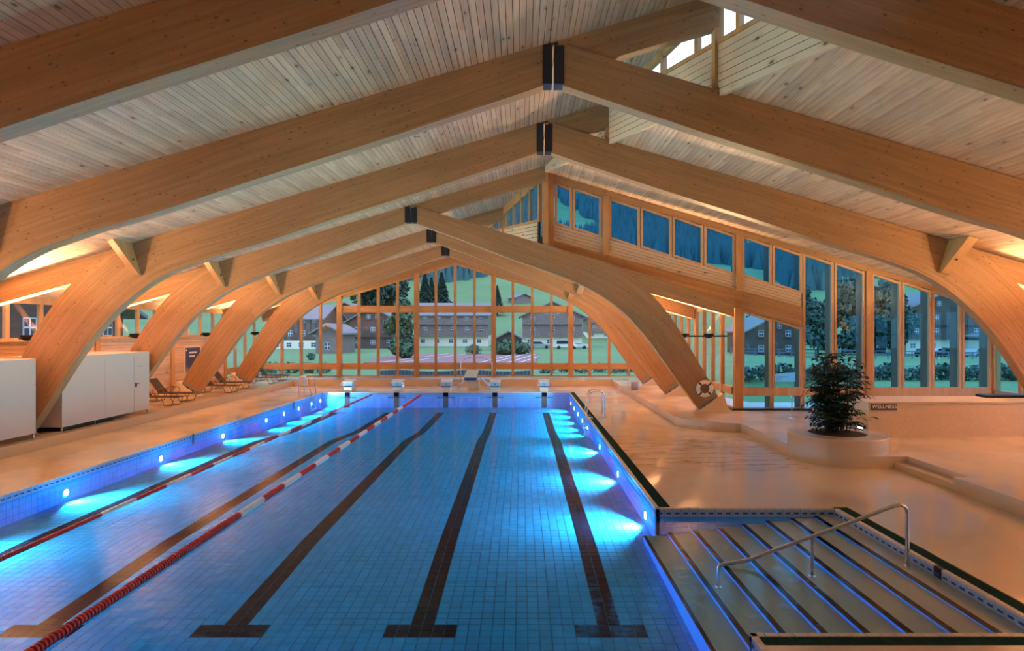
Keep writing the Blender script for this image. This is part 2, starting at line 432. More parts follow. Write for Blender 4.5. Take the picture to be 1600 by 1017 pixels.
def slabF(mb):
    P = [(DX(YW), YW), (XF+.6, YW), (XF+.6, YG), (DX(YG), YG)]
    return mb.prism([(x, y, RF(x)+.024) for x, y in P], (0, 0, .3))
ceiling('ceiling', plank_list(XL, DX(YB), YB, lambda x: min(YG, DY(x)), RL), RL, 'left roof slope lined with pale boards up to the ridge windows', slabL)
ceiling('ceiling', plank_list(DX(YW), XR, lambda x: max(YB, DY(x)) if x < DX(YB) else YB, YW, RN), RN, 'near right roof slope lined with pale boards', slabN)
ceiling('ceiling', plank_list(DX(YG), XF, lambda x: max(YW, DY(x)), YG, RF), RF, 'far right roof slope lined with pale boards', slabF)

# ================================================================= FLOORS
PX0, PX1, PY0, PY1 = -10.07, 2.43, 6.0, 31.0
IX1, IY0, IY1 = 5.65, 6.5, 11.0
fl = MB()
def slab(mb, x0, x1, y0, y1, z1, z0=-.9): mb.box(x0, x1, y0, y1, z0, z1)
c_ = .07                                     # the coping tiles stand in this gap
slab(fl, -12.9, PX0-c_, YB, 34.5, 0)
slab(fl, PX0-c_, PX1+c_, PY1+c_, 34.5, 0)
slab(fl, PX0-c_, PX1+c_, YB, PY0-c_, 0)
slab(fl, PX1+c_+.22, IX1+c_+.22, IY1+c_+.03, PY1, 0); slab(fl, PX1+c_, IX1+c_+.22, PY1, 34.5, 0)
slab(fl, PX1+c_, IX1+c_+.22, YB, IY0-c_-.17, 0)
slab(fl, IX1+c_+.22-.001, 9.5, YB, 34.5, 0)
fo = fl.build('floor', 'floor')
fo['kind'] = 'structure'; fo['label'] = 'sand coloured pool deck floor'
# podiums
pod = MB(); pod.prism([(x, y, 0) for x, y in [(XL, YB), (-12.9, YB), (-12.9, 36.6), (XL, 36.6)]], (0, 0, PH))
o = pod.build('trim_1', 'podium'); o['kind'] = 'structure'; o['label'] = 'raised lounging platform along the left wall'
bn = MB(); bn.box(-12.9, 5.2, 34.5, 36.62, 0, .37); bn.mi = 1; bn.box(-13.2, 7.6, 36.52, 36.75, .37, .405)
o = bn.build('trim_2', ['podium', 'timber']); o['kind'] = 'structure'; o['label'] = 'low beige bench wall under the far window'
arc = [(6.95-1.8*math.cos(a), 20.9-1.8*math.sin(a)) for a in [PI/2*i/12 for i in range(13)]]
circ = [(7.92-1.14*math.cos(a), 15.3-1.14*math.sin(a)) for a in [PI/2*i/8 for i in range(9)]]
poly = [(5.2, 36.6), (5.2, 20.9)]+arc[1:]+[(6.95, 19.1), (6.86, 19.0), (6.86, 15.9)]+circ[1:]+[(8.97, 14.16), (8.97, 12.2), (8.65, 12.2), (8.65, YB), (XR, YB), (XR, YW), (XF, YW), (XF, 36.6)]
pod = MB(); pod.prism([(x, y, 0) for x, y in poly], (0, 0, PH))
pod.mi = 0
pod.box(8.66, 8.96, 12.21, 14.15, 0, .14)
o = pod.build('trim_3', 'podium'); o['kind'] = 'structure'; o['label'] = 'raised platform on the right with curved edge and step'

# ================================================================= POOL
pool = struct('pool_basin', 'six sided swimming pool basin lined with small blue tiles'); 
T = .15625
def fz(y):                                   # bottom profile
    P = [(5, -.82), (8, -.73), (11, -.60), (20.5, -.54), (23.5, -.74), (31, -.78)]
    for (a, za), (b, zb) in zip(P, P[1:]):
        if y <= b: return za+(zb-za)*(y-a)/(b-a)
    return P[-1][1]
tiles = []
lanes = [-8.82+2.5*k for k in range(5)]
for j in range(160):
    y = PY0+j*T
    for i in range(80):
        x = PX0+i*T; xc, yc = x+T/2, y+T/2
        dark = False
        for L in lanes:
            L2 = PX0+round((L-PX0)/T)*T
            if abs(xc-L2) < T*1.01 and 7.8 < yc < 29.05: dark = True
            if abs(xc-L2) < T*3.01 and (7.8 < yc < 8.13 or 28.9 < yc < 29.2): dark = True
        tiles.append((x, y, dark))
def tile_geo(mb, t):
    x, y, d = t; g = .006; a, b = x+g, x+T-g; c, e = y+g, y+T-g; z0, z1 = fz(c), fz(e); h = .012
    k = mb.add([(a, c, z0), (b, c, z0), (b, e, z1), (a, e, z1), (a, c, z0-h), (b, c, z0-h), (b, e, z1-h), (a, e, z1-h)])
    mb.mi = 1 if d else 0
    for f in ((0, 1, 2, 3), (4, 5, 1, 0), (5, 6, 2, 1), (6, 7, 3, 2), (7, 4, 0, 3)): mb.quad(*[k+i for i in f])
def vis(t):
    p = proj(t[0], t[1], fz(t[1])); return p and 0 < p[0] < 1580 and p[1] < 1010
near = [t for t in tiles if vis(t)]; near.sort(key=lambda t: t[1]+.02*abs(t[0])); near = near[:299]; ns = set((t[0], t[1]) for t in near)
for t in near:
    mb = MB(); tile_geo(mb, t); mb.m = [0]*len(mb.m); mb.build('floor_tile', 'tile_dark' if t[2] else 'tile', pool)
mb = MB()
for t in tiles:
    if (t[0], t[1]) not in ns: tile_geo(mb, t)
mb.build('floor_tiling', ['tile', 'tile_dark'], pool, kind='stuff')
mb = MB()                                    # grout bed below
ys = [6, 8, 11, 20.5, 23.5, 31]
for a, b in zip(ys, ys[1:]):
    k = mb.add([(PX0, a, fz(a)-.009), (PX1, a, fz(a)-.009), (PX1, b, fz(b)-.009), (PX0, b, fz(b)-.009)]); mb.quad(k, k+1, k+2, k+3)
w_ = .008
def vwall(mb, ax, c, a, b, s):               # wall backing box behind the tiles
    if ax == 'x': mb.box(min(c, c+s*.06), max(c, c+s*.06), a, b, -1.0, -.005)
    else: mb.box(a, b, min(c, c+s*.06), max(c, c+s*.06), -1.0, -.005)
vwall(mb, 'x', PX0-w_, PY0, PY1, -1); vwall(mb, 'x', PX1+w_, IY1, PY1, 1); vwall(mb, 'y', PY1+w_, PX0, PX1, 1); vwall(mb, 'y', PY0-w_, PX0, PX1, -1)
vwall(mb, 'x', PX1+w_, PY0, IY0, 1); vwall(mb, 'y', IY1+w_, PX1, IX1, 1); vwall(mb, 'y', IY0-w_, PX1, IX1, -1); vwall(mb, 'x', IX1+w_, IY0, IY1, 1)
mb.build('grout_bed', 'grout', pool)
# wall tiles and coping tiles
cop = []; wt = MB(); slots = MB()
def run(ax, c, a, b, s, depth=.85):
    """edge along x or y; s = direction from the water towards the deck"""
    n = round((b-a)/T); t = (b-a)/n
    for i in range(n):
        u0, u1 = a+i*t+.004, a+(i+1)*t-.004
        cop.append((ax, c, u0, u1, s))
        z = -.155
        while z > -depth:
            z2 = z-T+.006
            if ax == 'x': wt.box(min(c, c+s*.01), max(c, c+s*.01), u0, u1, z2, z-.006)
            else: wt.box(u0, u1, min(c, c+s*.01), max(c, c+s*.01), z2, z-.006)
            z -= T
        m0, m1 = u0+.03, u1-.03; q0, q1 = c-s*.004, c+s*.004
        if ax == 'x': slots.box(min(q0, q1), max(q0, q1), m0, m1, -.098, -.066)
        else: slots.box(m0, m1, min(q0, q1), max(q0, q1), -.098, -.066)
run('x', PX0, PY0, PY1, -1); run('x', PX1, IY1, PY1, 1); run('y', PY1, PX0, PX1, 1)
run('y', IY1, PX1, IX1, 1); run('x', IX1, IY0, IY1, 1); run('y', IY0, PX1, IX1, -1, .7); run('x', PX1, PY0, IY0, 1)
def cop_geo(mb, c4):
    ax, c, u0, u1, s = c4; o1 = c+s*.068
    if ax == 'x':
        mb.mi = 0; mb.box(min(c, o1), max(c, o1), u0, u1, -.022, .008)
        mb.mi = 1; mb.box(min(c, c+s*.012), max(c, c+s*.012), u0, u1, -.15, -.022)
    else:
        mb.mi = 0; mb.box(u0, u1, min(c, o1), max(c, o1), -.022, .008)
        mb.mi = 1; mb.box(u0, u1, min(c, c+s*.012), max(c, c+s*.012), -.15, -.022)
cop.sort(key=lambda t: (t[2] if t[0] == 'x' else t[1]))
blk = False
for c4 in cop[:295]:
    mb = MB(); cop_geo(mb, c4)
    isb = c4[0] == 'x' and c4[1] == IX1 and 8.1 < c4[2] < 8.26
    if isb and not blk:
        blk = True; o = mb.build('coping_tile', ['black', 'black'], pool, label='single black coping tile')
    else: mb.build('coping_tile', ['cream_tile', 'face_tile'], pool)
mb = MB()
for c4 in cop[295:]: cop_geo(mb, c4)
mb.build('coping_tiling', ['cream_tile', 'face_tile'], pool, kind='stuff')
wt.build('wall_tiling', 'tile', pool, kind='stuff'); slots.build('grip_slot_row', 'slot', pool, kind='stuff')
# drain grates
def grate(x0, x1, y0, y1):
    mb = MB(); mb.box(x0, x1, y0, y1, -.03, -.004); mb.box(x0+.0, x1-.0, y0+.0, y1-.0, -.5, -.031); mb.build('drain_channel', 'grate', pool)
    ax = 'y' if (y1-y0) > (x1-x0) else 'x'; mb = MB(); u = y0 if ax == 'y' else x0; e = y1 if ax == 'y' else x1
    while u < e-.02:
        if ax == 'y': mb.box(x0+.008, x1-.008, u, u+.012, -.004, .004)
        else: mb.box(u, u+.012, y0+.008, y1-.008, -.004, .004)
        u += .03
    mb.build('grate_bars', 'grate', pool, kind='stuff')
grate(PX1+c_, PX1+c_+.22, IY1+c_+.0, PY1); grate(IX1+c_, IX1+c_+.2, IY0-c_-.2, IY1+c_+.02); grate(PX1+c_, IX1+c_, IY0-c_-.17, IY0-c_)
grate(PX1+c_, IX1+c_, IY1+c_, IY1+c_+.03)
# lane end marks on the far wall, black depth mark on the left wall
for L in lanes:
    mb = MB(); mb.box(L-.13, L+.13, PY1-.012, PY1-.004, -.8, -.01); mb.box(L-.45, L+.45, PY1-.012, PY1-.004, -.27, -.22)
    mb.build('lane_end_mark', 'tile_dark', pool)
for y in (18.7, 27.0):
    mb = MB(); mb.box(PX0+.004, PX0+.012, y, y+.1, -.3, .004); mb.build('edge_mark', 'black', pool)
# inlet steps
sx_list = [2.21, 2.65, 3.09, 3.54, 3.98, 4.41, 4.85, 5.28, IX1]; sz = [-.486, -.428, -.376, -.324, -.273, -.216, -.169, -.128]
for k in range(1, 8):
    x0, x1, z = sx_list[k], sx_list[k+1], sz[k]
    mb = MB(); mb.box(x0, x1, IY0, IY1, -.95, z); 
    mb.m = [0, 0, 1, 1, 1, 1]; mb.build('step', ['tread', 'riser'], pool)
    mb = MB(); mb.box(x0-.006, x0+.065, IY0, IY1, z-.012, z+.003); mb.build('nosing', 'nosing', pool)
mb = MB(); mb.box(PX1-.22, PX1+.225, IY0, IY1, -.95, sz[0]); mb.m = [0, 0, 1, 1, 1, 1]; mb.build('step', ['tread', 'riser'], pool)
mb = MB(); mb.box(PX1-.224, PX1-.17, IY0, IY1, sz[0]-.012, sz[0]+.003); mb.build('nosing', 'nosing', pool)
# underwater lamps
def uwl(x, y, s):
    mb = MB(); mb.lathe([(.11, 0), (.11, .014), (.085, .018)], (x+(0 if s > 0 else 0), y, -.38), 20, 'x')
    if s < 0: mb.v = [(2*x-a, b, c) for a, b, c in mb.v]
    L = mb.build('underwater_lamp', 'chrome', pool, label='round lamp set in the pool wall below the water line')
    mb = MB(); mb.lathe([(.07, .018), (.07, .022), (.05, .026)], (x, y, -.38), 20, 'x')
    if s < 0: mb.v = [(2*x-a, b, c) for a, b, c in mb.v]
    mb.build('lens', 'lens', L)
    lamp('AREA', (x+s*.045, y, -.38), (s*1, 0, -.06), UW_POWER*(.42 if y > 23 else 1), COOL, .14, 135, 'underwater_light')
for y in UWR[1:]: uwl(PX1, y, -1)
for y in UWL: uwl(PX0, y, 1)
# water
wb = MB(); Z0 = -.12; zb = -.93
P = [(PX0-.03, PY0-.03), (PX1+.03, PY0-.03), (PX1+.03, IY0-.03), (IX1+.03, IY0-.03), (IX1+.03, IY1+.03), (PX1+.03, IY1+.03), (PX1+.03, PY1+.03), (PX0-.03, PY1+.03)]
wb.prism([(x, y, zb) for x, y in P], (0, 0, Z0-zb))
wo = wb.build('pool_water', 'water'); tag(wo, 'clear blue water filling the swimming pool', 'water')
wo['kind'] = 'stuff'
# shell under the pool
mb = MB(); mb.box(PX0-.3, IX1+.3, PY0-.3, PY1+.3, -1.2, -.96); mb.build('basin_slab', 'concrete', pool)

# ================================================================= ARCH FRAMES
INB = [(.65, 8.18), (-2.68, 7.07), (-5.2, 6.28), (-7.33, 5.57), (-8.9, 5.14), (-9.63, 4.86), (-10.36, 4.46), (-11.09, 3.88), (-11.76, 3.18), (-12.35, 2.4), (-13.16, 1.14), (-13.62, .44)]
OUTB = [(.65, RL(.65)), (-11.36, RL(-11.36)), (-12.13, 4.84), (-12.67, 4.28), (-13.16, 3.66), (-13.58, 2.99), (-13.92, 2.33), (-14.3, 1.62), (-14.66, .95)]
INS = [(-3.93, 7.06), (-5.6, 6.46), (-7.4, 5.76), (-8.6, 5.36), (-9.5, 5.03), (-10.5, 4.55), (-11.5, 3.84), (-12.3, 2.98), (-12.95, 2.1), (-13.55, 1.25), (-14.12, .48)]
OUTS = [(-3.93, RL(-3.93)), (-11.36, RL(-11.36)), (-12.13, 4.84), (-12.70, 4.28), (-13.22, 3.62), (-13.68, 2.93), (-14.04, 2.3), (-14.46, 1.6), (-14.82, .97)]
def arch_pairs(big):
    I, O = (INB, OUTB) if big else (INS, OUTS)
    k = 5 if big else 4                       # knee start on the inner edge
    Iv = [Vector(p) for p in I]
    top = resample(Iv[:k+1], 10); leg = resample(catmull(Iv[max(0, k-1):], 6)[6:], 18)
    xk = -10.5
    to = resample([O[0], (xk, RL(xk))], 10); lo = resample([(xk, RL(xk)), O[1]]+catmull(O[1:], 5)[1:], 18)
    return list(zip(top+leg[1:], to+lo[1:]))
def beam_mesh(pairs, c, side, y, th=.32):
    mb = MB(); fx = (lambda x: x) if side < 0 else (lambda x: 2*c-x)
    y0, y1 = y-th/2, y+th/2; u = 0; n = len(pairs); idx = []; us = []
    seed = random.uniform(0, 50)
    for i, (a, b) in enumerate(pairs):
        if i: u += ((a-pairs[i-1][0]).length+(b-pairs[i-1][1]).length)/2
        us.append(u+seed)
        idx.append(mb.add([(fx(a.x), y0, a.y), (fx(b.x), y0, b.y), (fx(b.x), y1, b.y), (fx(a.x), y1, a.y)]))
    wds = [(a-b).length for a, b in pairs]; mb.sm = True
    for i in range(n-1):
        p, q_ = idx[i], idx[i+1]; u0, u1 = us[i], us[i+1]; w0, w1 = wds[i], wds[i+1]
        mb.quad(p, q_, q_+1, p+1, uv=[(u0, 0), (u1, 0), (u1, w1), (u0, w0)])
        mb.quad(p+3, p+2, q_+2, q_+3, uv=[(u0, 0), (u0, w0), (u1, w1), (u1, 0)])
        mb.quad(p, p+3, q_+3, q_, uv=[(u0, 3), (u0, 3+th), (u1, 3+th), (u1, 3)])
        mb.quad(p+1, q_+1, q_+2, p+2, uv=[(u0, 5), (u1, 5), (u1, 5+th), (u0, 5+th)])
    for p in (idx[0], idx[-1]): mb.quad(p, p+1, p+2, p+3, uv=[(0, 0), (0, .5), (.3, .5), (.3, 0)])
    if side > 0: mb.f = [f[::-1] for f in mb.f]; mb.uv = {k: v[::-1] for k, v in mb.uv.items()}
    return mb
def uvbeam(poly_top, poly_bot, y0, y1):       # straight beam from two 2-point polylines in xz
    (ax, az), (bx, bz) = poly_top; (cx, cz), (dx, dz) = poly_bot
    mb = MB(); s0 = random.uniform(0, 40); L = math.hypot(bx-ax, bz-az); h = abs(az-cz); h2 = abs(bz-dz); t = y1-y0
    k = mb.add([(cx, y0, cz), (dx, y0, dz), (bx, y0, bz), (ax, y0, az), (cx, y1, cz), (dx, y1, dz), (bx, y1, bz), (ax, y1, az)])
    A, B = s0, s0+L
    mb.quad(k, k+1, k+2, k+3, uv=[(A, 0), (B, 0), (B, h2), (A, h)]); mb.quad(k+5, k+4, k+7, k+6, uv=[(B, 0), (A, 0), (A, h), (B, h2)])
    mb.quad(k+4, k+5, k+1, k, uv=[(A, 2+t), (B, 2+t), (B, 2), (A, 2)]); mb.quad(k+3, k+2, k+6, k+7, uv=[(A, 4), (B, 4), (B, 4+t), (A, 4+t)])
    mb.quad(k, k+3, k+7, k+4, uv=[(0, 0), (0, h), (t, h), (t, 0)]); mb.quad(k+1, k+5, k+6, k+2, uv=[(0, 0), (t, 0), (t, h2), (0, h2)])
    return mb
FL = {-2.3: 'arched glulam frame behind the viewpoint', 2.9: 'arched glulam frame directly above the viewpoint',
 7.95: 'nearest glulam arch frame crossing the top corners of the view', 12.4: 'second nearest glulam arch frame with its black crown plate near the ridge window',
 17.1: 'third glulam arch frame, left foot between the two white cabins', 21.95: 'glulam arch frame carrying the lifebuoy on its right leg',
 26.95: 'fifth glulam arch frame, left foot behind the brown loungers', 31.95: 'farthest glulam arch frame, just in front of the gable window'}
for i, y in enumerate(FRAMES):
    big = i <= 4; c = crown(i); prs = arch_pairs(big)
    root = thing('arch_frame', (c, y, 0), FL[y], 'roof frame', 'glulam arch frames')
    prs2 = [(a.copy(), b.copy()) for a, b in prs]
    dz = .2*(prs[1][0].y-prs[0][0].y)/(prs[1][0]-prs[0][0]).length
    prs2[0][0].x -= .2; prs2[0][1].x -= .2; prs2[0][0].y += dz; prs2[0][1].y -= .2*.295
    for s in (-1, 1):
        beam_mesh(prs2, c, s, y).build('curved_beam', 'beam', root, smooth=True)
        F = (lambda x: x) if s < 0 else (lambda x: 2*c-x)
        # steel shoe under the leg
        a, b = prs[-1]; d = (a-b).normalized(); nn = Vector((d.y, -d.x)); nn = nn if nn.y < 0 else -nn
        def P2(p): return (F(p.x), p.y)
        a2, b2 = a+nn*.16, b+nn*.16
        MB().xz([P2(a-d*.02), P2(b+d*.02), P2(b2+d*.02), P2(a2-d*.02)], y-.15, y+.15).build('steel_shoe', 'shoe', root)
        for t in (.3, .62):
            p = a2.lerp(b2, t); MB().obox((F(p.x), y-.13, p.y+.0), (.06*d.x*(-s if s > 0 else 1), 0, .06*d.y), (0, .03, 0), (nn.x*.03, 0, nn.y*.03)).build('bolt_head', 'black', root)
        a3, b3 = a2+nn*.012, b2+nn*.012
        pl = [P2(a3-d*-.0+d*.05), P2(b3-d*.18), (F(b3.x-.35), PH-.0), (F(a3.x+.1), PH-.0)]
        MB().xz(pl, y-.24, y+.24).build('plinth', 'concrete', root)
        # rafter tail to the eave
        xe = XL+.02
        uvbeam(((F(-11.25), RL(-11.25)-.01), (F(xe), RL(xe))), ((F(-11.25), RL(-11.25)-.64), (F(xe), RL(xe)-.58)), y-.13, y+.13).build('rafter_tail', 'beam', root)
        # triangular purlin braces on both faces
        for sy in (-1, 1):
            if i == 5 and s == 1: continue
            f = y+sy*.16; xt = -10.68; top = Vector((xt, RL(xt))); bot = top+Vector((.27, -.90)); tt = Vector((.12, .036))
            pts = [(F(top.x-tt.x), f, top.y-tt.y), (F(bot.x-tt.x), f, bot.y-tt.y), (F(bot.x-tt.x), f+sy*.10, bot.y-tt.y), (F(top.x-tt.x), f+sy*.80, top.y-tt.y)]
            MB().prism(pts, (-s*2*tt.x*-1 if s < 0 else -2*tt.x, 0, 2*tt.y)).build('purlin_brace', 'timber', root)
            e = Vector(pts[2]).lerp(Vector(pts[3]), .4)
            MB().lathe([(.03, -.012), (.03, .012)], (e.x+(tt.x if s < 0 else -tt.x), e.y, e.z+.04), 10, 'y').build('bolt_head', 'black', root)
        # crown plates
        x0, x1 = sorted((c+s*.02, c+s*.215))
        zb_ = (8.18 if big else 7.06)
        MB().box(x0, x1, y-.176, y+.176, zb_-.03, (RL(c)-.09 if big else RL(c)-.08)).build('crown_plate', 'steel_dark', root, bevel=.006)
    # ridge extension up to the clerestory
    xe = DX(y); dep = .67 if big else .55
    if xe-c > .3:
        uvbeam(((c+.1, RL(c+.1)), (xe, RL(xe))), ((c+.1, RL(c+.1)-dep), (xe, RL(xe)-dep)), y-.13, y+.13).build('ridge_rafter', 'beam', root)
        Rr = RN if big else RF; z0 = Rr(xe)-.02; z1 = RL(xe)-.02
        if z1-z0 > .1: MB().box(xe-.08, xe+.1, y-.12, y+.12, z0, z1).build('ridge_post', 'timber', root)

# ================================================================= uplights on the legs
for i, y in enumerate(FRAMES):
    if i < 2: continue
    c = crown(i); half = 16.15 if i <= 4 else 11.57
    for s in (-1, 1):
        x0 = c+s*(half-2.35); x1 = c+s*(half-(.12 if s > 0 else 1.2)); yy = y+.3
        side = 'left' if s < 0 else 'right'
        t = thing('uplight_fixture', (x0, yy, 2.95), 'black %s, %s leg, %s' % ('twin bowl uplight' if s > 0 else 'bowl uplight', side, {2: 'nearest arch frame', 3: 'second nearest arch frame', 4: 'third nearest arch frame', 5: 'frame carrying the lifebuoy', 6: 'last frame but one', 7: 'frame nearest the gable window'}[i]), 'uplight', 'uplights beside the arch legs')
        mb = MB(); mb.tube([(x0, yy, 2.97), (x1, yy, 2.97)], .03, 8); mb.box(min(x0, x0+s*.1), max(x0, x0+s*.1), yy-.14, yy+.05, 2.9, 3.04); mb.build('bar', 'black', t)
        for dx in ((half-1.75, half-.8) if s > 0 else (half-1.45,)):
            mb = MB(); mb.lathe([(.05, -.15), (.13, -.12), (.18, -.04), (.19, .02), (.175, .02), (.16, -.02), (.10, -.08)], (c+s*dx, yy, 3.04), 20); mb.build('bowl', 'black', t, smooth=True)

# ================================================================= GLAZED WALLS
def member(root, name, mb, m='timber'): return mb.build(name, m, root)
def pane_poly(root, pts, n, m='glass', th=.008):
    n = Vector(n).normalized(); pts = [tuple(Vector(p)-n*th/2) for p in pts]
    return MB().prism(pts, tuple(n*th)).build('pane', m, root)
# ---- far gable: window_1
g = struct('window_1', 'far gable window wall looking onto the village')
top = lambda x: (RL(x) if x < -3.93 else RF(x))-.53
NX = [-3.95+1.155*k for k in range(-10, 11)]
heavy = {-6, -2, 2, 6, -10, 10}
for k, x in zip(range(-10, 11), NX):
    w = .14 if k in heavy else .075
    if x < XL+.1 or x > XF-.1: continue
    dpt = .22 if k in heavy else .12
    MB().box(x-w, x+w, YG-dpt, YG+.05, .38, top(x)+.1).build('heavy_post' if k in heavy else 'mullion', 'timber', g)
for a, b, R in ((XL, -3.93, RL), (XF, -3.93, RF)):
    uvbeam(((a, R(a)), (b, R(b))), ((a, R(a)-.47), (b, R(b)-.47)), YG-.2, YG+.1).build('gable_beam', 'beam', g)
    mb = MB(); mb.xz([(a, R(a)-.47), (b, R(b)-.47), (b, R(b)-.60), (a, R(a)-.60)], YG-.1, YG+.05); mb.build('head_frame', 'timber', g)
EX = [XL]+[x for x in NX if XL+.1 < x < XF-.1]+[XF]
for a, b in zip(EX, EX[1:]):
    a_, b_ = a+.06, b-.06; mid = (a+b)/2
    MB().box(a_, b_, YG-.08, YG+.04, .80, 1.16).build('rail', 'rail', g)
    MB().box(a_, b_, YG-.08, YG+.04, .36, .43).build('sill', 'rail', g)
    rows = [(.42, .82), (1.14, None)]
    if abs(mid+3.95) < 6.93:
        MB().box(a_, b_, YG-.08, YG+.04, 4.20, 4.60).build('transom', 'rail', g); rows = [(.42, .82), (1.14, 4.22), (4.58, None)]
    for z0, z1 in rows:
        pts = [(a_, YG, z0), (b_, YG, z0)]
        if z1: pts += [(b_, YG, z1), (a_, YG, z1)]
        else: pts += [(b_, YG, top(b_)), (a_, YG, top(a_))]
        pane_poly(g, pts, (0, 1, 0))
# ---- left wall: wall_left (boards, posts) + window_2
wl = struct('wall_left', 'boarded lower wall behind the loungers')
w2 = struct('window_2', 'strip window above the left wall')
YP = [-2.3, 2.9, 7.95, 12.4, 17.1, 22.3, 27.1, 31.95]
MB().box(XL-.16, XL-.04, YB, 31.95, 0, 2.86).build('backing', 'dark_gap', wl)
MB().box(XL-.04, XL+.03, YB, 31.9, PH, PH+.16).build('baseboard', 'concrete', wl)
for a, b in zip([YB]+YP[:-1], YP):
    z = PH+.17
    while z < 2.84:
        MB().box(XL-.04, XL, a+.12, b-.12, z, z+.112).build('plank', 'wallplank', wl); z += .12
for y in YP: MB().box(XL-.1, XL+.07, y-.12, y+.12, PH, RL(XL)).build('post', 'timber', wl)
zt = 4.02
MB().box(XL-.1, XL+.05, YB, 36.7, zt, RL(XL)+.02).build('eave_board', 'timber', w2)
MB().box(XL-.1, XL+.1, YB, 31.9, 2.84, 2.95).build('sill', 'timber', w2)
for a, b in zip([YB]+YP, YP+[YG]):
    n = 4; full = a > 31
    z0 = (PH+.1) if full else 2.95
    for j in range(n):
        y = a+(b-a)*j/n; MB().box(XL-.08, XL+.04, y-.07, y+.07, z0-.05, zt).build('mullion', 'timber', w2)
    for j in range(n):
        ya, yb = a+(b-a)*j/n+.06, a+(b-a)*(j+1)/n-.06
        if full:
            MB().box(XL-.08, XL+.02, ya, yb, .8, 1.14).build('rail', 'timber', w2)
            pane_poly(w2, [(XL, ya, PH), (XL, yb, PH), (XL, yb, .82), (XL, ya, .82)], (1, 0, 0)); z1 = 1.12
            pane_poly(w2, [(XL, ya, z1), (XL, yb, z1), (XL, yb, zt), (XL, ya, zt)], (1, 0, 0))
        else: pane_poly(w2, [(XL, ya, z0), (XL, yb, z0), (XL, yb, zt), (XL, ya, zt)], (1, 0, 0))
MB().box(XL-.1, XL+.02, 31.9, 36.7, .0, PH+.1).build('plinth', 'concrete', w2)
# ---- right wall of the far hall: window_3
w3 = struct('window_3', 'tall window wall beside the right legs of the far frames')
YP3 = [YW, 26.95, 31.95, YG]; zt3 = RF(XF)-.12
MB().box(XF-.04, XF+.12, YW, YG, zt3-.14, zt3+.12).build('eave_board', 'timber', w3)
MB().box(XF-.04, XF+.08, YW, YG, PH-.1, PH+.1).build('sill', 'timber', w3)
for a, b in zip(YP3, YP3[1:]):
    n = 4
    for j in range(n+1):
        y = a+(b-a)*j/n; w = .12 if j in (0, n) else .06
        if j == 0: continue
        MB().box(XF-.08, XF+.06, y-w, y+w, PH, zt3).build('mullion', 'timber', w3)
    for j in range(n):
        ya, yb = a+(b-a)*j/n+.05, a+(b-a)*(j+1)/n-.05
        MB().box(XF-.05, XF+.05, ya, yb, .84, 1.12).build('rail', 'timber', w3)
        for z0, z1 in ((PH+.1, .85), (1.1, zt3-.1)): pane_poly(w3, [(XF, ya, z0), (XF, yb, z0), (XF, yb, z1), (XF, ya, z1)], (1, 0, 0))
# ---- stepped front wall at YW: window_4 (clerestory + tall panes)
w4 = struct('window_4', 'sloping glazed wall on the right with blue tinted panes')
PXs = [3.08, 7.93, 12.66, 17.3]
ub = lambda x: 8.50-.285*(x-1.40)              # underside of upper beam
wb_ = lambda x: 6.99-.279*(x-1.40)             # bottom of the upper sashes
lt = lambda x: 6.38-.267*(x-1.42)              # top of lower beam
lb = lambda x: 3.92-.277*(x-8.02)              # underside of lower beam
uvbeam(((.86, RN(.86)), (XR, RN(XR))), ((.86, ub(.86)), (XR, ub(XR))), YW-.12, YW+.1).build('upper_beam', 'beam', w4)
uvbeam(((.86, lt(.86)), (10.22, lt(10.22))), ((.86, lb(.86)), (10.22, lb(10.22))), YW-.13, YW+.12).build('lower_beam', 'beam', w4)
MB().box(.78, 1.2, YW-.16, YW+.16, RF(.9)-.2, RL(.9)-.03).build('corner_post', 'timber', w4)
for x in PXs[:2]: MB().box(x-.11, x+.11, YW-.15, YW+.1, lt(x)-.02, ub(x)+.03).build('post', 'timber', w4)
MB().box(PXs[1]-.16, PXs[1]+.12, YW-.15, YW+.1, PH, lb(PXs[1])+.05).build('post', 'timber', w4)
MB().box(PXs[1]-.3, PXs[1]+2.6, YW-.25, YW+.12, PH, PH+.07).build('threshold', 'steel_dark', w4)
for x in PXs[2:]: MB().box(x-.11, x+.11, YW-.15, YW+.1, PH, ub(x)+.03).build('post', 'timber', w4)
def sash(x0, x1, zb0, zb1, zt0, zt1, m, fw=.09):
    """frame of four members + pane; trapezoid between x0 and x1"""
    f0, f1 = YW-.07, YW+.05
    mb = MB(); mb.xz([(x0, zb0), (x0+fw, zb0+(zb1-zb0)*fw/(x1-x0)), (x0+fw, zt0+(zt1-zt0)*fw/(x1-x0)), (x0, zt0)], f0, f1)
    mb.xz([(x1-fw, zb1-(zb1-zb0)*fw/(x1-x0)), (x1, zb1), (x1, zt1), (x1-fw, zt1-(zt1-zt0)*fw/(x1-x0))], f0, f1)
    mb.xz([(x0+fw, zb0), (x1-fw, zb1), (x1-fw, zb1+fw), (x0+fw, zb0+fw)], f0+.004, f1-.004)
    mb.xz([(x0+fw, zt0-fw), (x1-fw, zt1-fw), (x1-fw, zt1), (x0+fw, zt0)], f0+.004, f1-.004)
    o = mb.build('sash', 'sash', w4)
    pane_poly(o, [(x0+fw*.8, YW, zb0+fw*.8), (x1-fw*.8, YW, zb1+fw*.8), (x1-fw*.8, YW, zt1-fw*.8), (x0+fw*.8, YW, zt0-fw*.8)], (0, 1, 0), m)
def bays(a, b, n): return [(a+(b-a)*i/n, a+(b-a)*(i+1)/n) for i in range(n)]
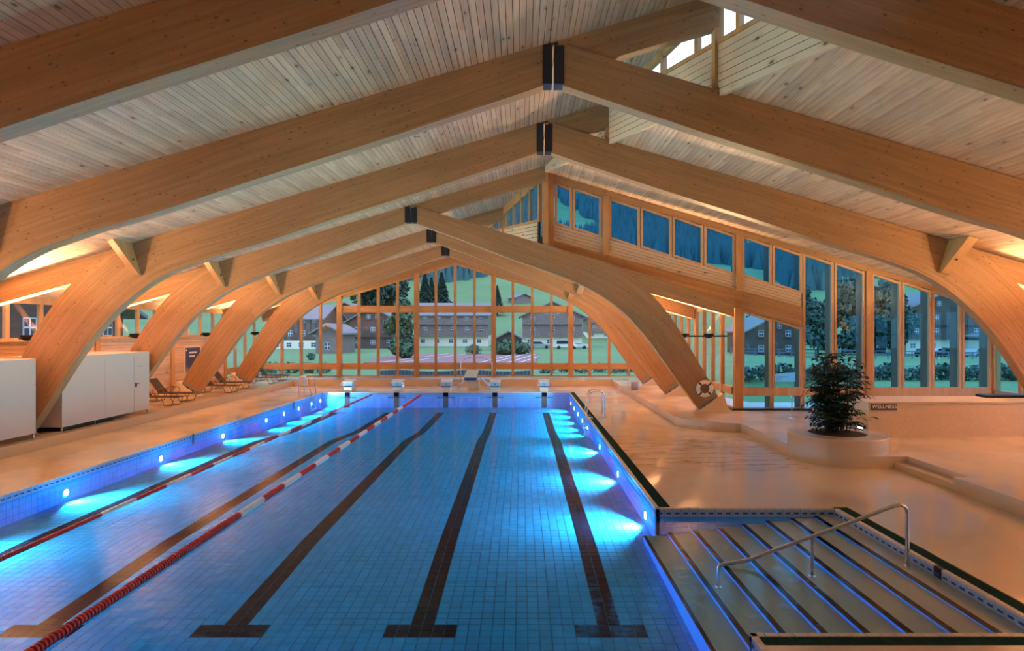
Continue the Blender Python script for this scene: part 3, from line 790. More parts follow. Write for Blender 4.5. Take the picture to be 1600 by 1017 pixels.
for a, b in [(1.22, 1.87), (1.87, 2.95)]+bays(3.19, 7.82, 4)+bays(8.04, 10.26, 2): sash(a+.01, b-.01, wb_(a), wb_(b), ub(a), ub(b), 'glass_deep')
for a, b in ((1.2, 2.97), (3.19, 7.82), (8.04, 10.22)):
    for k in range(5):
        f = lambda x, t: lt(x)+(wb_(x)-lt(x))*t
        t0, t1 = k/5+.01, (k+1)/5-.01
        MB().xz([(a, f(a, t0)), (b, f(b, t0)), (b, f(b, t1)), (a, f(a, t1))], YW-.05, YW-.02).build('spandrel_board', 'spandrel', w4)
    MB().xz([(a, lt(a)), (b, lt(b)), (b, wb_(b)), (a, wb_(a))], YW-.019, YW+.06).build('spandrel_backing', 'dark_gap', w4)
for a, b in bays(8.04, 10.26, 2): 
    sash(a+.01, b-.01, 1.02, 1.02, lb(a), lb(b), 'glass_blue')
    MB().box(a, b, YW-.06, YW+.05, .84, 1.03).build('rail', 'sash', w4)
    sash(a+.01, b-.01, PH+.03, PH+.03, .84, .84, 'glass_blue', .05)
tall = bays(10.26, 12.55, 2)+bays(12.77, 17.15, 4)
for a, b in tall:
    sash(a+.01, b-.01, 1.02, 1.02, ub(a), ub(b), 'glass_blue')
    MB().box(a, b, YW-.06, YW+.05, .84, 1.03).build('rail', 'sash', w4)
    sash(a+.01, b-.01, PH+.03, PH+.03, .84, .84, 'glass_blue', .05)
M['fin'] = wood('weathered_fin', (.22, .14, .10), (.15, .095, .07), (4, 4, .8))
for x in [3.08, 4.35, 5.5, 6.67, 7.93, 9.15]: MB().box(x-.05, x+.05, YW+.12, YW+.6, lt(x)+.1, ub(x)+.25).build('outer_fin', 'fin', w4)
for x in [1.87, 10.26]+[t[1] for t in tall]+[8.05, 9.15]: MB().box(x-.05, x+.05, YW+.12, YW+(.5 if x > 8 else .4), (PH-.1 if x > 8 else wb_(x)-.1), (lb(x) if x < 10 and x > 3 else ub(x)+.2)).build('outer_fin', 'fin', w4)
# ---- right outer wall: window_5
w5 = struct('window_5', 'glazed outer wall at the far right')
zt5 = RN(XR)-.05
MB().box(XR, XR+.3, YB, YW, 0, 1.0).build('parapet', 'wallplank', w5)
MB().box(XR-.05, XR+.1, YB, YW, zt5-.2, zt5+.1).build('eave_board', 'timber', w5)
ys5 = [YW-.1-1.22*k for k in range(22)]
for k, y in enumerate(ys5): MB().box(XR-.06, XR+.06, y-.07, y+.07, 1.0, zt5).build('mullion', 'timber', w5)
for a, b in zip(ys5[1:], ys5): pane_poly(w5, [(XR, a+.06, 1.0), (XR, b-.06, 1.0), (XR, b-.06, zt5-.15), (XR, a+.06, zt5-.15)], (1, 0, 0), 'glass_blue')
# ---- ridge clerestories: window_6 (near), window_7 (far)
def clere(root, ya, yb, R, hs, hdr, nseg, m):
    d = Vector((DX(yb)-DX(ya), yb-ya, 0)).normalized(); n = Vector((d.y, -d.x, 0))
    def pt(y, z, o=0): return (DX(y)+n.x*o, y+n.y*o, z)
    lo = lambda y: R(DX(y)); hi = lambda y: RL(DX(y)); sill = lambda y: min(lo(y)+hs, hi(y)-.02)
    for k in range(7):                                    # spandrel boards parallel to the sill
        f = lambda y, t: lo(y)-.10+(sill(y)-lo(y)+.10)*t
        for (a, b) in zip(FR_[:-1], FR_[1:]):
            a2, b2 = max(a, ya), min(b, yb)
            if b2-a2 < .3: continue
            t0, t1 = k/7+.008, (k+1)/7-.008
            for o_ in (-.05,):
                MB().prism([pt(a2+.1, f(a2+.1, t0), o_), pt(b2-.1, f(b2-.1, t0), o_), pt(b2-.1, f(b2-.1, t1), o_), pt(a2+.1, f(a2+.1, t1), o_)], tuple(n*.1)).build('spandrel_board', 'spandrel', root)
    MB().prism([pt(ya, lo(ya)-.02, -.03), pt(yb, lo(yb)-.02, -.03), pt(yb, sill(yb), -.03), pt(ya, sill(ya), -.03)], tuple(n*.06)).build('spandrel_backing', 'dark_gap', root)
    N = nseg
    for i in range(N+1):
        y = ya+(yb-ya)*i/N
        if hi(y)-sill(y) < .12: continue
        c0 = Vector(pt(y, (sill(y)+hi(y))/2)); MB().obox(c0, d*.05, n*.06, (0, 0, (hi(y)-sill(y))/2)).build('mullion', 'timber', root)
    for i in range(N):
        a, b = ya+(yb-ya)*i/N, ya+(yb-ya)*(i+1)/N
        if hi(b)-hdr-sill(b) < .1 and hi(a)-hdr-sill(a) < .1: continue
        MB().prism([pt(a, sill(a), -.07), pt(b, sill(b), -.07), pt(b, sill(b)+.09, -.07), pt(a, sill(a)+.09, -.07)], tuple(n*.13)).build('sill', 'timber', root)
        za, zb2 = max(hi(a)-hdr, sill(a)+.1), max(hi(b)-hdr, sill(b)+.1)
        MB().prism([pt(a, za-.06, -.06), pt(b, zb2-.06, -.06), pt(b, hi(b), -.06), pt(a, hi(a), -.06)], tuple(n*.12)).build('header', 'timber', root)
        if za-sill(a) > .2: pane_poly(root, [pt(a+.04, sill(a)+.08), pt(b-.04, sill(b)+.08), pt(b-.04, zb2-.05), pt(a+.04, za-.05)], n, m)
FR_ = [YB]+FRAMES+[YG]
w6 = struct('window_6', 'ridge clerestory over the near hall')
clere(w6, YB, YW-.1, RN, .95, .12, 20, 'glass')
w7 = struct('window_7', 'ridge clerestory over the far hall')
clere(w7, YW+.2, YG-.2, RF, .88, .30, 14, 'glass_blue')
# ---- wall behind the camera
wbk = MB(); wbk.xz([(XL-.1, 0), (XR+.1, 0), (XR+.1, 4.4), (DX(YB), RL(DX(YB))+.1), (XL-.1, RL(XL)+.1)], YB-.2, YB)
o = wbk.build('wall_back', 'wallplank'); o['kind'] = 'structure'

# ================================================================= WELLNESS COUNTER WALL
cw = thing('counter_wall', (9.55, 16.8, PH), 'long low beige wall with the wellness sign', 'wall')
mb = MB(); mb.box(9.56, XR-.02, 16.8, 18.2, PH, 1.19); mb.build('body', 'mosaic', cw)
mb = MB(); mb.box(9.53, XR-.02, 16.76, 18.24, 1.19, 1.235); mb.build('cap', 'concrete', cw, bevel=.008)
sg = thing('wall_sign', (9.98, 16.79, 1.1), 'brown sign reading WELLNESS on the low beige wall', 'sign')
MB().box(9.63, 10.33, 16.77, 16.795, 1.0, 1.2).build('plate', 'sign_brown', sg)
text('WELLNESS', .145, 'sign_text', 'lettering', sg, (9.98, 16.768, 1.1), (PI/2, 0, 0))
sl = thing('safety_lamp', (9.5, 17.05, .45), 'small lit safety lamp on the end of the low wall behind the planter', 'lamp')
MB().box(9.49, 9.558, 16.92, 17.2, .42, .54).build('housing', 'black', sl)
MB().box(9.478, 9.492, 16.94, 17.18, .43, .49).build('lens', 'cool_lens', sl)
cv = thing('spa_cover', (14.6, 18.6, 1.235), 'dark folded cover lying on the far right end of the low wall', 'cover')
mb = MB(); mb.box(13.5, 16.6, 17.7, 18.15, 1.236, 1.31); mb.build('panel', 'steel_dark', cv, bevel=.02)
mb = MB(); mb.box(14.9, 16.4, 17.75, 18.1, 1.311, 1.37); mb.build('fold', 'steel_dark', cv, bevel=.02)

# ================================================================= PLANTER + SHRUB
pl = thing('round_planter', (7.92, 15.3, 0), 'round beige planter basin at the corner of the right platform', 'planter')
mb = MB(); mb.lathe([(1.14, 0), (1.14, .625), (1.125, .64), (.67, .64), (.66, .63), (.66, .55), (.1, .55)], (7.92, 15.3, 0), 64); mb.build('basin', 'podium', pl, smooth=True)
mb = MB()
for r_, z_ in ((.655, .60),): mb.lathe([(.655, .555), (.655, .60), (.4, .63), (.1, .64)], (7.92, 15.3, 0), 40)
mb.build('soil', 'soil', pl, kind='stuff')
sh = thing('potted_shrub', (7.92, 15.3, .62), 'dark leafy multi stem shrub growing in the round planter', 'plant')
random.seed(11); fol = MB(); stm = MB()
def leaf(mb, p, d, L, w):
    d = d.normalized(); sd = d.cross(Vector((0, 0, 1)))
    if sd.length < .1: sd = Vector((1, 0, 0))
    sd.normalize(); sd = (sd+Vector((random.uniform(-.4, .4),)*3)).normalized(); dn = Vector((0, 0, -L*.12))
    k = mb.add([p, p+d*L*.35+sd*w, p+d*L*.35-sd*w, p+d*L*.75+sd*w*.7+dn, p+d*L*.75-sd*w*.7+dn, p+d*L+dn*2.2])
    mb.quad(k, k+2, k+1); mb.quad(k+1, k+2, k+4, k+3); mb.quad(k+3, k+4, k+5)
for i in range(24):
    a = random.uniform(0, 2*PI); r0 = random.uniform(.02, .34); lean = random.uniform(.0, .26)
    base = Vector((7.92+r0*math.cos(a), 15.3+r0*math.sin(a)*.8, .60)); h = random.uniform(.75, 2.0) if i > 5 else random.uniform(2.0, 2.18)
    if i <= 5: r0 *= .5; lean *= .3
    pts = [base+Vector((math.cos(a)*lean*h*t*t, math.sin(a)*lean*h*t*t, h*t)) for t in (0, .25, .5, .75, 1)]
    stm.tube(pts, [.016, .014, .011, .008, .004], 5)
    nb = int(h*11)
    for j in range(nb):
        t = .12+.88*j/nb; z = h*t; p = pts[0].lerp(pts[-1], t); b = random.uniform(0, 2*PI)
        p.x = base.x+math.cos(a)*lean*h*t*t; p.y = base.y+math.sin(a)*lean*h*t*t
        env = .74*(1-max(0, (z-.75)/1.5)**1.2)*(.78+.22*min(1, z/.5)); L = random.uniform(.3, 1)*env*.92
        dr = Vector((math.cos(b), math.sin(b), random.uniform(.1, .45))).normalized()
        stm.tube([p, p+dr*L*.6, p+dr*L+Vector((0, 0, -.10*L))], [.005, .004, .002], 3)
        for u in range(8):
            q_ = p+dr*L*(.35+.65*u/7)+Vector((0, 0, -.08*L*u/7)); side = 1 if u % 2 else -1
            ld = (dr*.7+Vector((-dr.y, dr.x, 0))*side*.8+Vector((0, 0, random.uniform(-.5, .05))))
            leaf(fol, q_, ld, random.uniform(.12, .19), random.uniform(.022, .033))
stm.build('stems', 'bark', sh, kind='stuff'); fol.build('foliage', 'leaf', sh, kind='stuff')

# ================================================================= CABINS
def cabin(y0, y1, label, door=False):
    x0, x1 = -14.95, -13.15
    r = thing('changing_cabin', ((x0+x1)/2, (y0+y1)/2, PH), label, 'cabin')
    zb = PH+.13; zt = 2.43
    mb = MB(); mb.box(x0, x1, y0, y1, zb, zt); mb.build('body', 'white_paint', r, bevel=.006)
    n = 3; L = (y1-y0)
    seams = [y0+L*.44, y0+L*.79] if door else [y0+L*.3, y0+L*.65]
    for s_ in seams[:1]: MB().box(x1-.001, x1+.002, s_-.004, s_+.004, zb+.02, zt-.12).build('panel_joint', 'grey_plate', r)
    for y in (y0+.04, y0+L*.34, y1-.04):
        for x in (x0+.05, x1-.05): MB().box(x-.02, x+.02, y-.02, y+.02, PH, zb).build('foot', 'chrome', r)
    mb = MB(); mb.box(x0+.06, x1-.06, y0+.08, y0+L*.55, PH+.005, zb-.002)
    mb.build('plinth_grille', 'black', r)
    return r, x1, zb, zt, L
r, x1, zb, zt, L = cabin(11.6, 16.55, 'cream cabin box at the left edge of the photo')
r, x1, zb, zt, L = cabin(17.5, 21.6, 'cream cabin box with a door, right of the wooden arch leg', True)
d0, d1 = 17.5+L*.79, 21.6-.2
mb = MB(); mb.box(x1+.001, x1+.012, d0, d1, zb+.02, 2.30); dr = mb.build('door', 'white_paint', r, bevel=.003)
MB().box(x1+.012, x1+.05, d0+.06, d0+.09, 1.25, 1.40).build('handle_plate', 'black', dr)
MB().box(x1+.045, x1+.06, d0+.06, d0+.22, 1.345, 1.365).build('handle', 'black', dr)
mb = MB(); random.seed(3); y = d0+.16
for k in range(9): mb.box(x1+.012, x1+.015, y, y+.026, 1.93+(.0 if k % 3 else .0), 1.96+.012*(k % 2)); y += .034
mb.build('small_lettering', 'grey_plate', dr)

# ================================================================= LOUNGERS
def lounger():
    r = thing('sun_lounger', (0, 0, 0), 'x', 'sun lounger', 'brown sun loungers along the left wall')
    # head at -x, foot at +x, length 1.95
    mb = MB(); mb.box(-.35, 1.0, -.28, .28, .335, .35); mb.build('seat_sling', 'sling', r)
    a = math.radians(52); mb = MB(); c = Vector((-.35-.36*math.cos(a), 0, .345+.36*math.sin(a)+.0))
    mb.obox(c, (.36*math.cos(a), 0, -.36*math.sin(a)), (0, .28, 0), (.008*math.sin(a), 0, .008*math.cos(a))); mb.build('back_sling', 'sling', r)
    mb = MB()
    for s in (-1, 1): mb.tube([(-.95, s*.3, .33), (1.02, s*.3, .33)], .014, 6); mb.tube([(-.35, s*.3, .345), (-.35-.72*math.cos(a), s*.3, .345+.72*math.sin(a))], .013, 6)
    mb.tube([(1.02, -.3, .33), (1.02, .3, .33)], .014, 6); mb.tube([(-.95, -.3, .33), (-.95, .3, .33)], .014, 6); mb.build('frame', 'bronze', r)
    for x in (-.62, .62):
        mb = MB()
        for s in (-1, 1): mb.tube([(x-.26, s*.3, .33), (x-.13, s*.3, .02), (x+.13, s*.3, .02), (x+.26, s*.3, .33)], .014, 6)
        mb.tube([(x-.13, -.3, .02), (x-.13, .3, .02)], .012, 6); mb.tube([(x+.13, -.3, .02), (x+.13, .3, .02)], .012, 6); mb.build('leg', 'bronze', r)
    for s in (-1, 1):
        mb = MB(); mb.tube([(-.38, s*.32, .35), (-.34, s*.34, .52), (-.22, s*.34, .56), (.05, s*.34, .55), (.14, s*.34, .48), (.12, s*.32, .34)], .014, 6); mb.build('armrest', 'bronze', r)
    return r
L0 = lounger()
LP = [(-14.1, 23.6, 'brown sun lounger beside the cabin door end, nearest of the row'), (-14.3, 25.0, 'brown sun lounger just before the fifth arch foot, second of the row'),
      (-14.05, 28.3, 'brown sun lounger behind the fifth arch foot, third of the row'), (-14.3, 30.0, 'brown sun lounger just before the farthest arch foot, fourth of the row'),
      (-13.95, 32.9, 'dark sun lounger past the farthest arch foot, nearer of that pair'), (-14.2, 34.7, 'dark sun lounger closest to the gable window')]
for i, (x, y, lab) in enumerate(LP):
    o = L0 if i == 0 else copy_tree(L0)
    o.location = (x, y, PH); o['label'] = lab

# ================================================================= POSTER
po = thing('framed_poster', (XL+.03, 28.9, 1.6), 'framed poster of night mountains on the left board wall', 'poster')
MB().box(XL+.002, XL+.03, 28.1, 29.5, .75, 2.42).build('frame', 'white_paint', po)
MB().box(XL+.03, XL+.034, 28.17, 29.43, .82, 2.35).build('print', 'poster', po)
mb = MB(); random.seed(5)
for row, (yy, n) in enumerate(((28.45, 8), (28.5, 5))):
    for k in range(n): mb.box(XL+.034, XL+.037, yy+k*.09, yy+k*.09+.055, 2.08-row*.17, 2.15-row*.17)
mb.box(XL+.034, XL+.037, 28.2, 28.28, 2.2, 2.26)
mb.build('print_lettering', 'sign_text', po)

# ================================================================= LANE ROPES
def rope(x, rad, label, step):
    r = thing('lane_rope', (x, 6.1, -.1), label, 'lane rope', 'red and white lane ropes')
    MB().tube([(x, 6.0, -.105), (x, 31.0, -.105)], .008, 5).build('cable', 'chrome', r)
    segs = [(6.1, 11, 'red')]+[(11+k, 12+k, 'float_white' if k % 2 == 0 else 'red') for k in range(15)]+[(26, 30.8, 'red')]
    for a, b, m in segs:
        mb = MB(); y = a+step*.3
        while y < b-step*.2:
            n = 12 if y < 13 else 8; h = step*.36
            mb.lathe([(rad*.35, -h), (rad*.96, -h*.8), (rad, 0), (rad*.96, h*.8), (rad*.35, h)], (x+random.uniform(-.002, .002), y, -.105+random.uniform(-.004, .004)), n, 'y'); y += step
        mb.build('red_float_run' if m == 'red' else 'white_float_run', m, r, kind='stuff')
rope(-5.07, .062, 'thick red and white lane rope in the second gap from the left', .058)
rope(-7.57, .040, 'thin red and white lane rope nearest the left pool edge', .050)

# ================================================================= STARTING BLOCKS
def block(n, x):
    r = thing('starting_block', (x, 31.45, 0), {1: 'starting block at the left end of the row, by the left ladder', 2: 'starting block second from the left, at the end of the thick lane rope side', 3: 'middle one of the five starting blocks, left of the diving board', 4: 'starting block just right of the diving board', 5: 'rightmost starting block near the right pool corner'}[n], 'starting block', 'starting blocks')
    mb = MB(); mb.box(x-.20, x+.20, 31.12, 31.75, 0, .27); mb.build('pedestal', 'concrete', r, bevel=.01)
    MB().prism([(x-.24, 31.05, .25), (x-.24, 31.05, .50), (x-.24, 31.78, .55), (x-.24, 31.78, .25)], (.48, 0, 0)).build('body', 'grey_plate', r)
    MB().prism([(x-.27, 31.02, .50), (x-.27, 31.02, .55), (x-.27, 31.8, .62), (x-.27, 31.8, .55)], (.54, 0, 0)).build('platform', 'white_paint', r)
    for s in (-1, 1):
        MB().tube([(x+s*.24, 31.08, .47), (x+s*.33, 31.06, .45), (x+s*.36, 31.06, .37), (x+s*.33, 31.06, .29), (x+s*.24, 31.08, .27)], .014, 6).build('handgrip', 'chrome', r, smooth=True)
    MB().box(x-.22, x+.22, 31.03, 31.05, .26, .31).build('backstroke_bar', 'steel_dark', r)
    text(str(n), .17, 'black', 'number', r, (x, 31.044, .405), (PI/2, 0, 0))
for n, L in enumerate(lanes): block(n+1, L)

# ================================================================= DIVING PLATFORM
dv = thing('diving_board', (-2.5, 32.2, 0), 'small diving board with pale green top and tall hoop rail behind the blocks', 'diving board')
MB().box(-2.78, -2.22, 31.95, 32.9, 0, .55).build('pedestal', 'concrete', dv, bevel=.01)
MB().prism([(-2.95, 31.75, .55), (-2.95, 31.75, .68), (-2.95, 33.5, .95), (-2.95, 33.5, .80), (-2.95, 32.0, .52)], (.62, 0, 0)).build('board', 'blue_paint', dv)
MB().prism([(-2.97, 31.74, .682), (-2.97, 31.74, .70), (-2.97, 33.5, .985), (-2.97, 33.5, .955)], (.66, 0, 0)).build('grip_surface', 'board_top', dv)
MB().tube([(-3.3, 33.5, 0), (-3.3, 33.5, 1.35), (-3.25, 33.5, 1.42), (-3.0, 33.5, 1.62), (-2.92, 33.5, 1.65), (-2.1, 33.5, 1.65), (-2.0, 33.5, 1.62), (-1.62, 33.5, 1.38), (-1.58, 33.5, 1.3), (-1.58, 33.5, 0)], .02, 8).build('hoop_rail', 'chrome', dv, smooth=True)
mb = MB()
for s in (-1, 1):
    for k in (0, .12): mb.tube([(-2.5+s*.35, 32.5+k, .62), (-2.5+s*.85, 32.6+k, .08+k)], .022, 6)
    mb.tube([(-2.5+s*.85, 32.3, .04), (-2.5+s*.85, 32.9, .04)], .02, 6)
    mb.tube([(-2.5+s*.72, 32.3, .35), (-2.5+s*.9, 32.9, .02)], .018, 6); mb.tube([(-2.5+s*.9, 32.3, .02), (-2.5+s*.72, 32.9, .35)], .018, 6)
mb.build('side_struts', 'chrome', dv)
MB().lathe([(.07, -.3), (.07, .3)], (-2.6, 32.9, .48), 12, 'x').build('roller', 'black', dv)

# ================================================================= LADDERS
def ladder(xe, s, ys, label, foot):
    r = thing('pool_ladder', (xe+s*.3, sum(ys)/2, 0), label, 'pool ladder')
    for y in ys:
        p = [(xe+s*foot, y, 0), (xe+s*foot, y, .86), (xe+s*(foot-.06), y, .95), (xe+s*(foot-.14), y, .98), (xe+s*.14, y, .98), (xe+s*.06, y, .93), (xe+s*.03, y, .85), (xe-s*.10, y, .15), (xe-s*.10, y, .02), (xe-s*.07, y, -.7)]
        MB().tube(p, .021, 8).build('rail', 'chrome', r, smooth=True)
        MB().lathe([(.05, 0), (.05, .012)], (xe+s*foot, y, 0), 14).build('floor_flange', 'chrome', r)
    for z in (-.12, -.38, -.62):
        MB().box(min(xe-s*.16, xe-s*.04), max(xe-s*.16, xe-s*.04), ys[0], ys[1], z-.015, z+.015).build('rung', 'chrome', r)
    mb = MB()
    for y in ys: mb.tube([(xe-s*.1, y, .06), (xe+s*.12, y, .06), (xe+s*.12, y, 0)], .016, 6)
    mb.build('edge_bracket', 'chrome', r)
ladder(PX1, 1, (21.8, 22.45), 'steel pool ladder on the right pool edge', .56)
ladder(PX0, -1, (29.0, 29.7), 'steel pool ladder on the left pool edge near block 1', .48)

# ================================================================= HANDRAIL IN THE INLET
hr = thing('stair_handrail', (4.1, 8.66, -.3), 'sloping steel handrail over the submerged steps', 'handrail')
def arcp(): return [(5.30, 8.66, .735), (5.38, 8.66, .745), (5.44, 8.66, .725), (5.475, 8.66, .68), (5.48, 8.66, .62)]
pts = [(2.8, 8.66, -.42), (2.8, 8.66, -.15), (2.815, 8.66, -.115), (2.86, 8.66, -.095), (3.15, 8.66, -.05), (3.26, 8.66, -.02), (4.13, 8.66, .30)]+arcp()+[(5.48, 8.66, -.125)]
MB().tube(pts, .026, 10).build('rail', 'chrome', hr, smooth=True)
MB().tube([(4.13, 8.66, .29), (4.13, 8.66, -.27)], .022, 10).build('middle_post', 'chrome', hr)
for x, z in ((2.8, -.425), (4.13, -.27), (5.48, -.126)): MB().lathe([(.05, 0), (.05, .01)], (x, 8.66, z), 16).build('flange', 'chrome', hr)

# ================================================================= LIFEBUOY
lf = thing('lifebuoy', (6.53, 21.72, 1.1), 'cream lifebuoy with dark straps hanging on the right arch leg', 'lifebuoy')
cx, cy, cz = 6.53, 21.70, 1.107
MB().tube([(cx+.235*math.cos(a), cy, cz+.235*math.sin(a)) for a in [2*PI*k/40 for k in range(40)]], .072, 12, True).build('ring', 'buoy', lf, smooth=True)
for k in range(4):
    a0 = PI/4+PI/2*k+.0
    MB().tube([(cx+.235*math.cos(a0+t), cy, cz+.235*math.sin(a0+t)) for t in (-.12, 0, .12)], .077, 12).build('strap', 'strap', lf, smooth=True)
pts = []
for k in range(4):
    a0 = PI/4+PI/2*k
    for t in range(8):
        a = a0+PI/2*t/8; rr = .315+(.09 if k in (0,) else .075)*math.sin(PI*t/8); pts.append((cx+rr*math.cos(a), cy-.02, cz+rr*math.sin(a)))
MB().tube(pts, .009, 6, True).build('grab_line', 'rope', lf)
MB().lathe([(.02, -.10), (.02, .06)], (cx, cy, cz+.39), 8, 'y').build('hook', 'black', lf)

# ================================================================= SMALL THINGS ON THE RIGHT
st = thing('sign_stand', (8.96, 20.2, PH), 'slim stand with a small cream notice and a red white chain before the glass', 'sign stand')
MB().lathe([(.16, 0), (.16, .015), (.03, .03)], (8.96, 20.2, PH), 24).build('base', 'chrome', st)
MB().tube([(8.96, 20.2, PH+.02), (8.96, 20.2, 1.06)], .016, 8).build('post', 'chrome', st)
MB().box(8.84, 9.09, 20.18, 20.195, 1.04, 1.28).build('notice', 'white_paint', st)
mb = MB()
for k in range(3): mb.box(8.87, 9.06-.03*(k % 2), 20.176, 20.18, 1.22-.06*k, 1.235-.06*k)
mb.build('notice_lines', 'grey_plate', st)
mb = MB(); mb.tube([(8.98, 20.2, 1.03), (9.05, 20.15, .98), (9.16, 20.1, .96), (9.24, 20.1, 1.02), (9.3, 20.1, 1.16), (9.33, 20.1, 1.2)], .014, 6); mb.build('chain', 'red', st)
def film():
    m = bpy.data.materials.new('pale_film'); m.use_nodes = True; q = NT(m); tr = q.n('ShaderNodeBsdfTransparent'); tr.inputs[0].default_value = (.8, .95, 1, 1)
    tl = q.n('ShaderNodeBsdfTranslucent'); tl.inputs[0].default_value = (.75, .9, 1, 1); mx = q.n('ShaderNodeMixShader'); mx.inputs[0].default_value = .6
    q.l(tr.outputs[0], mx.inputs[1]); q.l(tl.outputs[0], mx.inputs[2]); q.l(mx.outputs[0], m.node_tree.nodes['Material Output'].inputs[0]); return m
gn = thing('glass_notice', (9.9, YW-.02, 1.6), 'translucent white notice with grey lines on the blue glass', 'notice')
MB().xz([(9.2, 1.30), (10.0, 1.30), (10.0, 1.66), (9.2, 1.58)], YW-.03, YW-.02).build('sheet', film(), gn)
mb = MB(); mb.box(9.27, 9.75, YW-.034, YW-.03, 1.47, 1.495); mb.box(9.27, 9.55, YW-.034, YW-.03, 1.42, 1.44); mb.box(9.27, 9.52, YW-.034, YW-.03, 1.37, 1.39); mb.build('lines', 'grey_plate', gn)
bi = thing('waste_bin', (5.46, 29.5, PH), 'grey cylindrical bin on the right platform edge', 'bin')
MB().lathe([(.17, 0), (.185, .02), (.185, .40), (.175, .42), (.165, .42), (.16, .38), (.05, .37)], (5.5, 29.5, PH), 24).build('body', 'grey_plate', bi, smooth=True)
mb = MB(); mb.lathe([(.188, .385), (.19, .425), (.17, .427)], (5.5, 29.5, PH), 24); mb.build('rim', 'chrome', bi)

# ================================================================= OUTDOORS
def sm(a, b, t): t = max(0, min(1, (t-a)/(b-a))); return t*t*(3-2*t)
def gz(x, y):
    z = -.15-.6*sm(36, 110, y)-.9*sm(20, 60, x)*sm(30, 90, y)
    d = max(0, math.hypot(x*.8, y)-165)
    z += .105*d+.00019*d*d
    if d > 0: z += 5*math.sin(x*.013+1.3)*sm(0, 200, d)+9*math.sin(x*.006+y*.004)*sm(60, 300, d)
    return z
def forest(x, y):
    d = math.hypot(x*.8, y)-165
    ang = x/max(y, 1)
    lim = 300+60*math.sin(x*.02)+40*math.sin(y*.015+x*.03)-sm(.02, .16, ang)*110
    lim -= 70*sm(.02, -.1, ang) if ang < .02 else 0
    lim += 130*sm(.22, .30, ang)-260*sm(.38, .46, ang)
    if .05 < ang < .125 and d > 480 and math.sin(x*.05+y*.01) < .45: return False
    n = math.sin(x*.021+y*.013)+math.sin(x*.009-y*.024+2)
    if d < lim: return False
    if d > lim+140 and d < lim+330 and n > 1.15: return False
    return True
xs = [-900+30*i for i in range(71)]; xs = sorted(set(xs+[-60+5*i for i in range(33)])); ysg = [-60, -30, 0, 15, 30, 37]+[40+6*i for i in range(24)]+[190+18*i for i in range(70)]
mb = MB(); nx = len(xs)
for y in ysg:
    for x in xs: mb.v.append((x, y, gz(x, y) if not (XL-1 < x < XR+1 and -6 < y < 38) else -1.6))
for j in range(len(ysg)-1):
    for i in range(nx-1): k = j*nx+i; mb.quad(k, k+1, k+nx+1, k+nx)
gm = mat('meadow_grass', (.07, .17, .05), .9); q = NT(gm)
v = q.coord(); n1 = q.noise(v, .03, 4, .6); n2 = q.noise(v, .8, 4, .7)
c = q.mix(q.ramp(n1, .35, .65), (.13, .22, .075), (.17, .26, .10)); c = q.mix(q.math('MULTIPLY', n2, .35), c, (.07, .14, .05)); q.col(c)
tr_ = mb.build('meadow', gm, smooth=True); tag(tr_, 'green meadow rising to a mountain slope outside the windows', 'meadow', kind='stuff')
# forest: cone firs, denser on the mountain
random.seed(21); fb = MB(); cnt = 0
def cone(mb, x, y, z, r, h, n=6):
    b = mb.add([(x+r*math.cos(2*PI*k/n+x), y+r*math.sin(2*PI*k/n+x), z) for k in range(n)]+[(x, y, z+h)])
    for k in range(n): mb.quad(b+k, b+(k+1) % n, b+n)
for _ in range(90000):
    y = random.uniform(300, 1350); x = random.uniform(-.55, 1.0)*y
    if x < -880 or x > 1150: continue
    if not forest(x, y): continue
    h = random.uniform(8, 17)*(1+y/2500); cone(fb, x, y, gz(x, y)-1, h*.24, h, 5); cnt += 1
    if cnt > 30000: break
fm = mat('fir_forest', (.02, .06, .05), .9); q = NT(fm); q.col(q.mix(q.noise(q.coord(), .02, 3), (.02, .07, .085), (.06, .14, .14)))  # the blue of distance haze is put into the fir colour
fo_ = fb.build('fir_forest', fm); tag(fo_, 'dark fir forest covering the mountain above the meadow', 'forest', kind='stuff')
# court, low fence
tc_ = mat('red_court', (.30, .12, .11), .8)
mb = MB(); mb.prism([(x, y, gz(x, y)+.05) for x, y in [(-16, 62), (1.5, 62), (2.5, 92), (-19, 92)]], (0, 0, .05))
co = mb.build('sports_court', [tc_]); tag(co, 'reddish sports court with white lines beyond the far window', 'court')
mb = MB()
for a, b in (((-14.5, 62), (-11, 92)), ((-12.5, 62), (-8, 92)), ((-3, 62), (1, 92)), ((-1.4, 62), (2, 88)), ((-.2, 62), (2.4, 80)), ((-4.2, 62), (-.5, 92))):
    d = Vector((b[0]-a[0], b[1]-a[1], 0)).normalized(); nn = Vector((d.y, -d.x, 0))*.10
    P = [Vector((a[0], a[1], 0))-nn, Vector((b[0], b[1], 0))-nn, Vector((b[0], b[1], 0))+nn, Vector((a[0], a[1], 0))+nn]
    mb.prism([(p.x, p.y, gz(p.x, p.y)+.105) for p in P], (0, 0, .01))
mb.build('court_lines', mat('court_line_paint', (.6, .6, .62), .7), co)
M['slat'] = mat('weathered_board', (.10, .12, .18), .8)
fn = thing('board_fence', (-4.6, 42, -.3), 'low blue grey board fence in front of the red court', 'fence')
for k in range(44):
    x = -9.9+.24*k+.12; zg = gz(x, 42); h = .50+.05*math.sin(k*.3)
    MB().box(x-.112, x+.112, 41.98, 42.02, zg-.2, zg+h).build('fence_board', 'slat', fn)
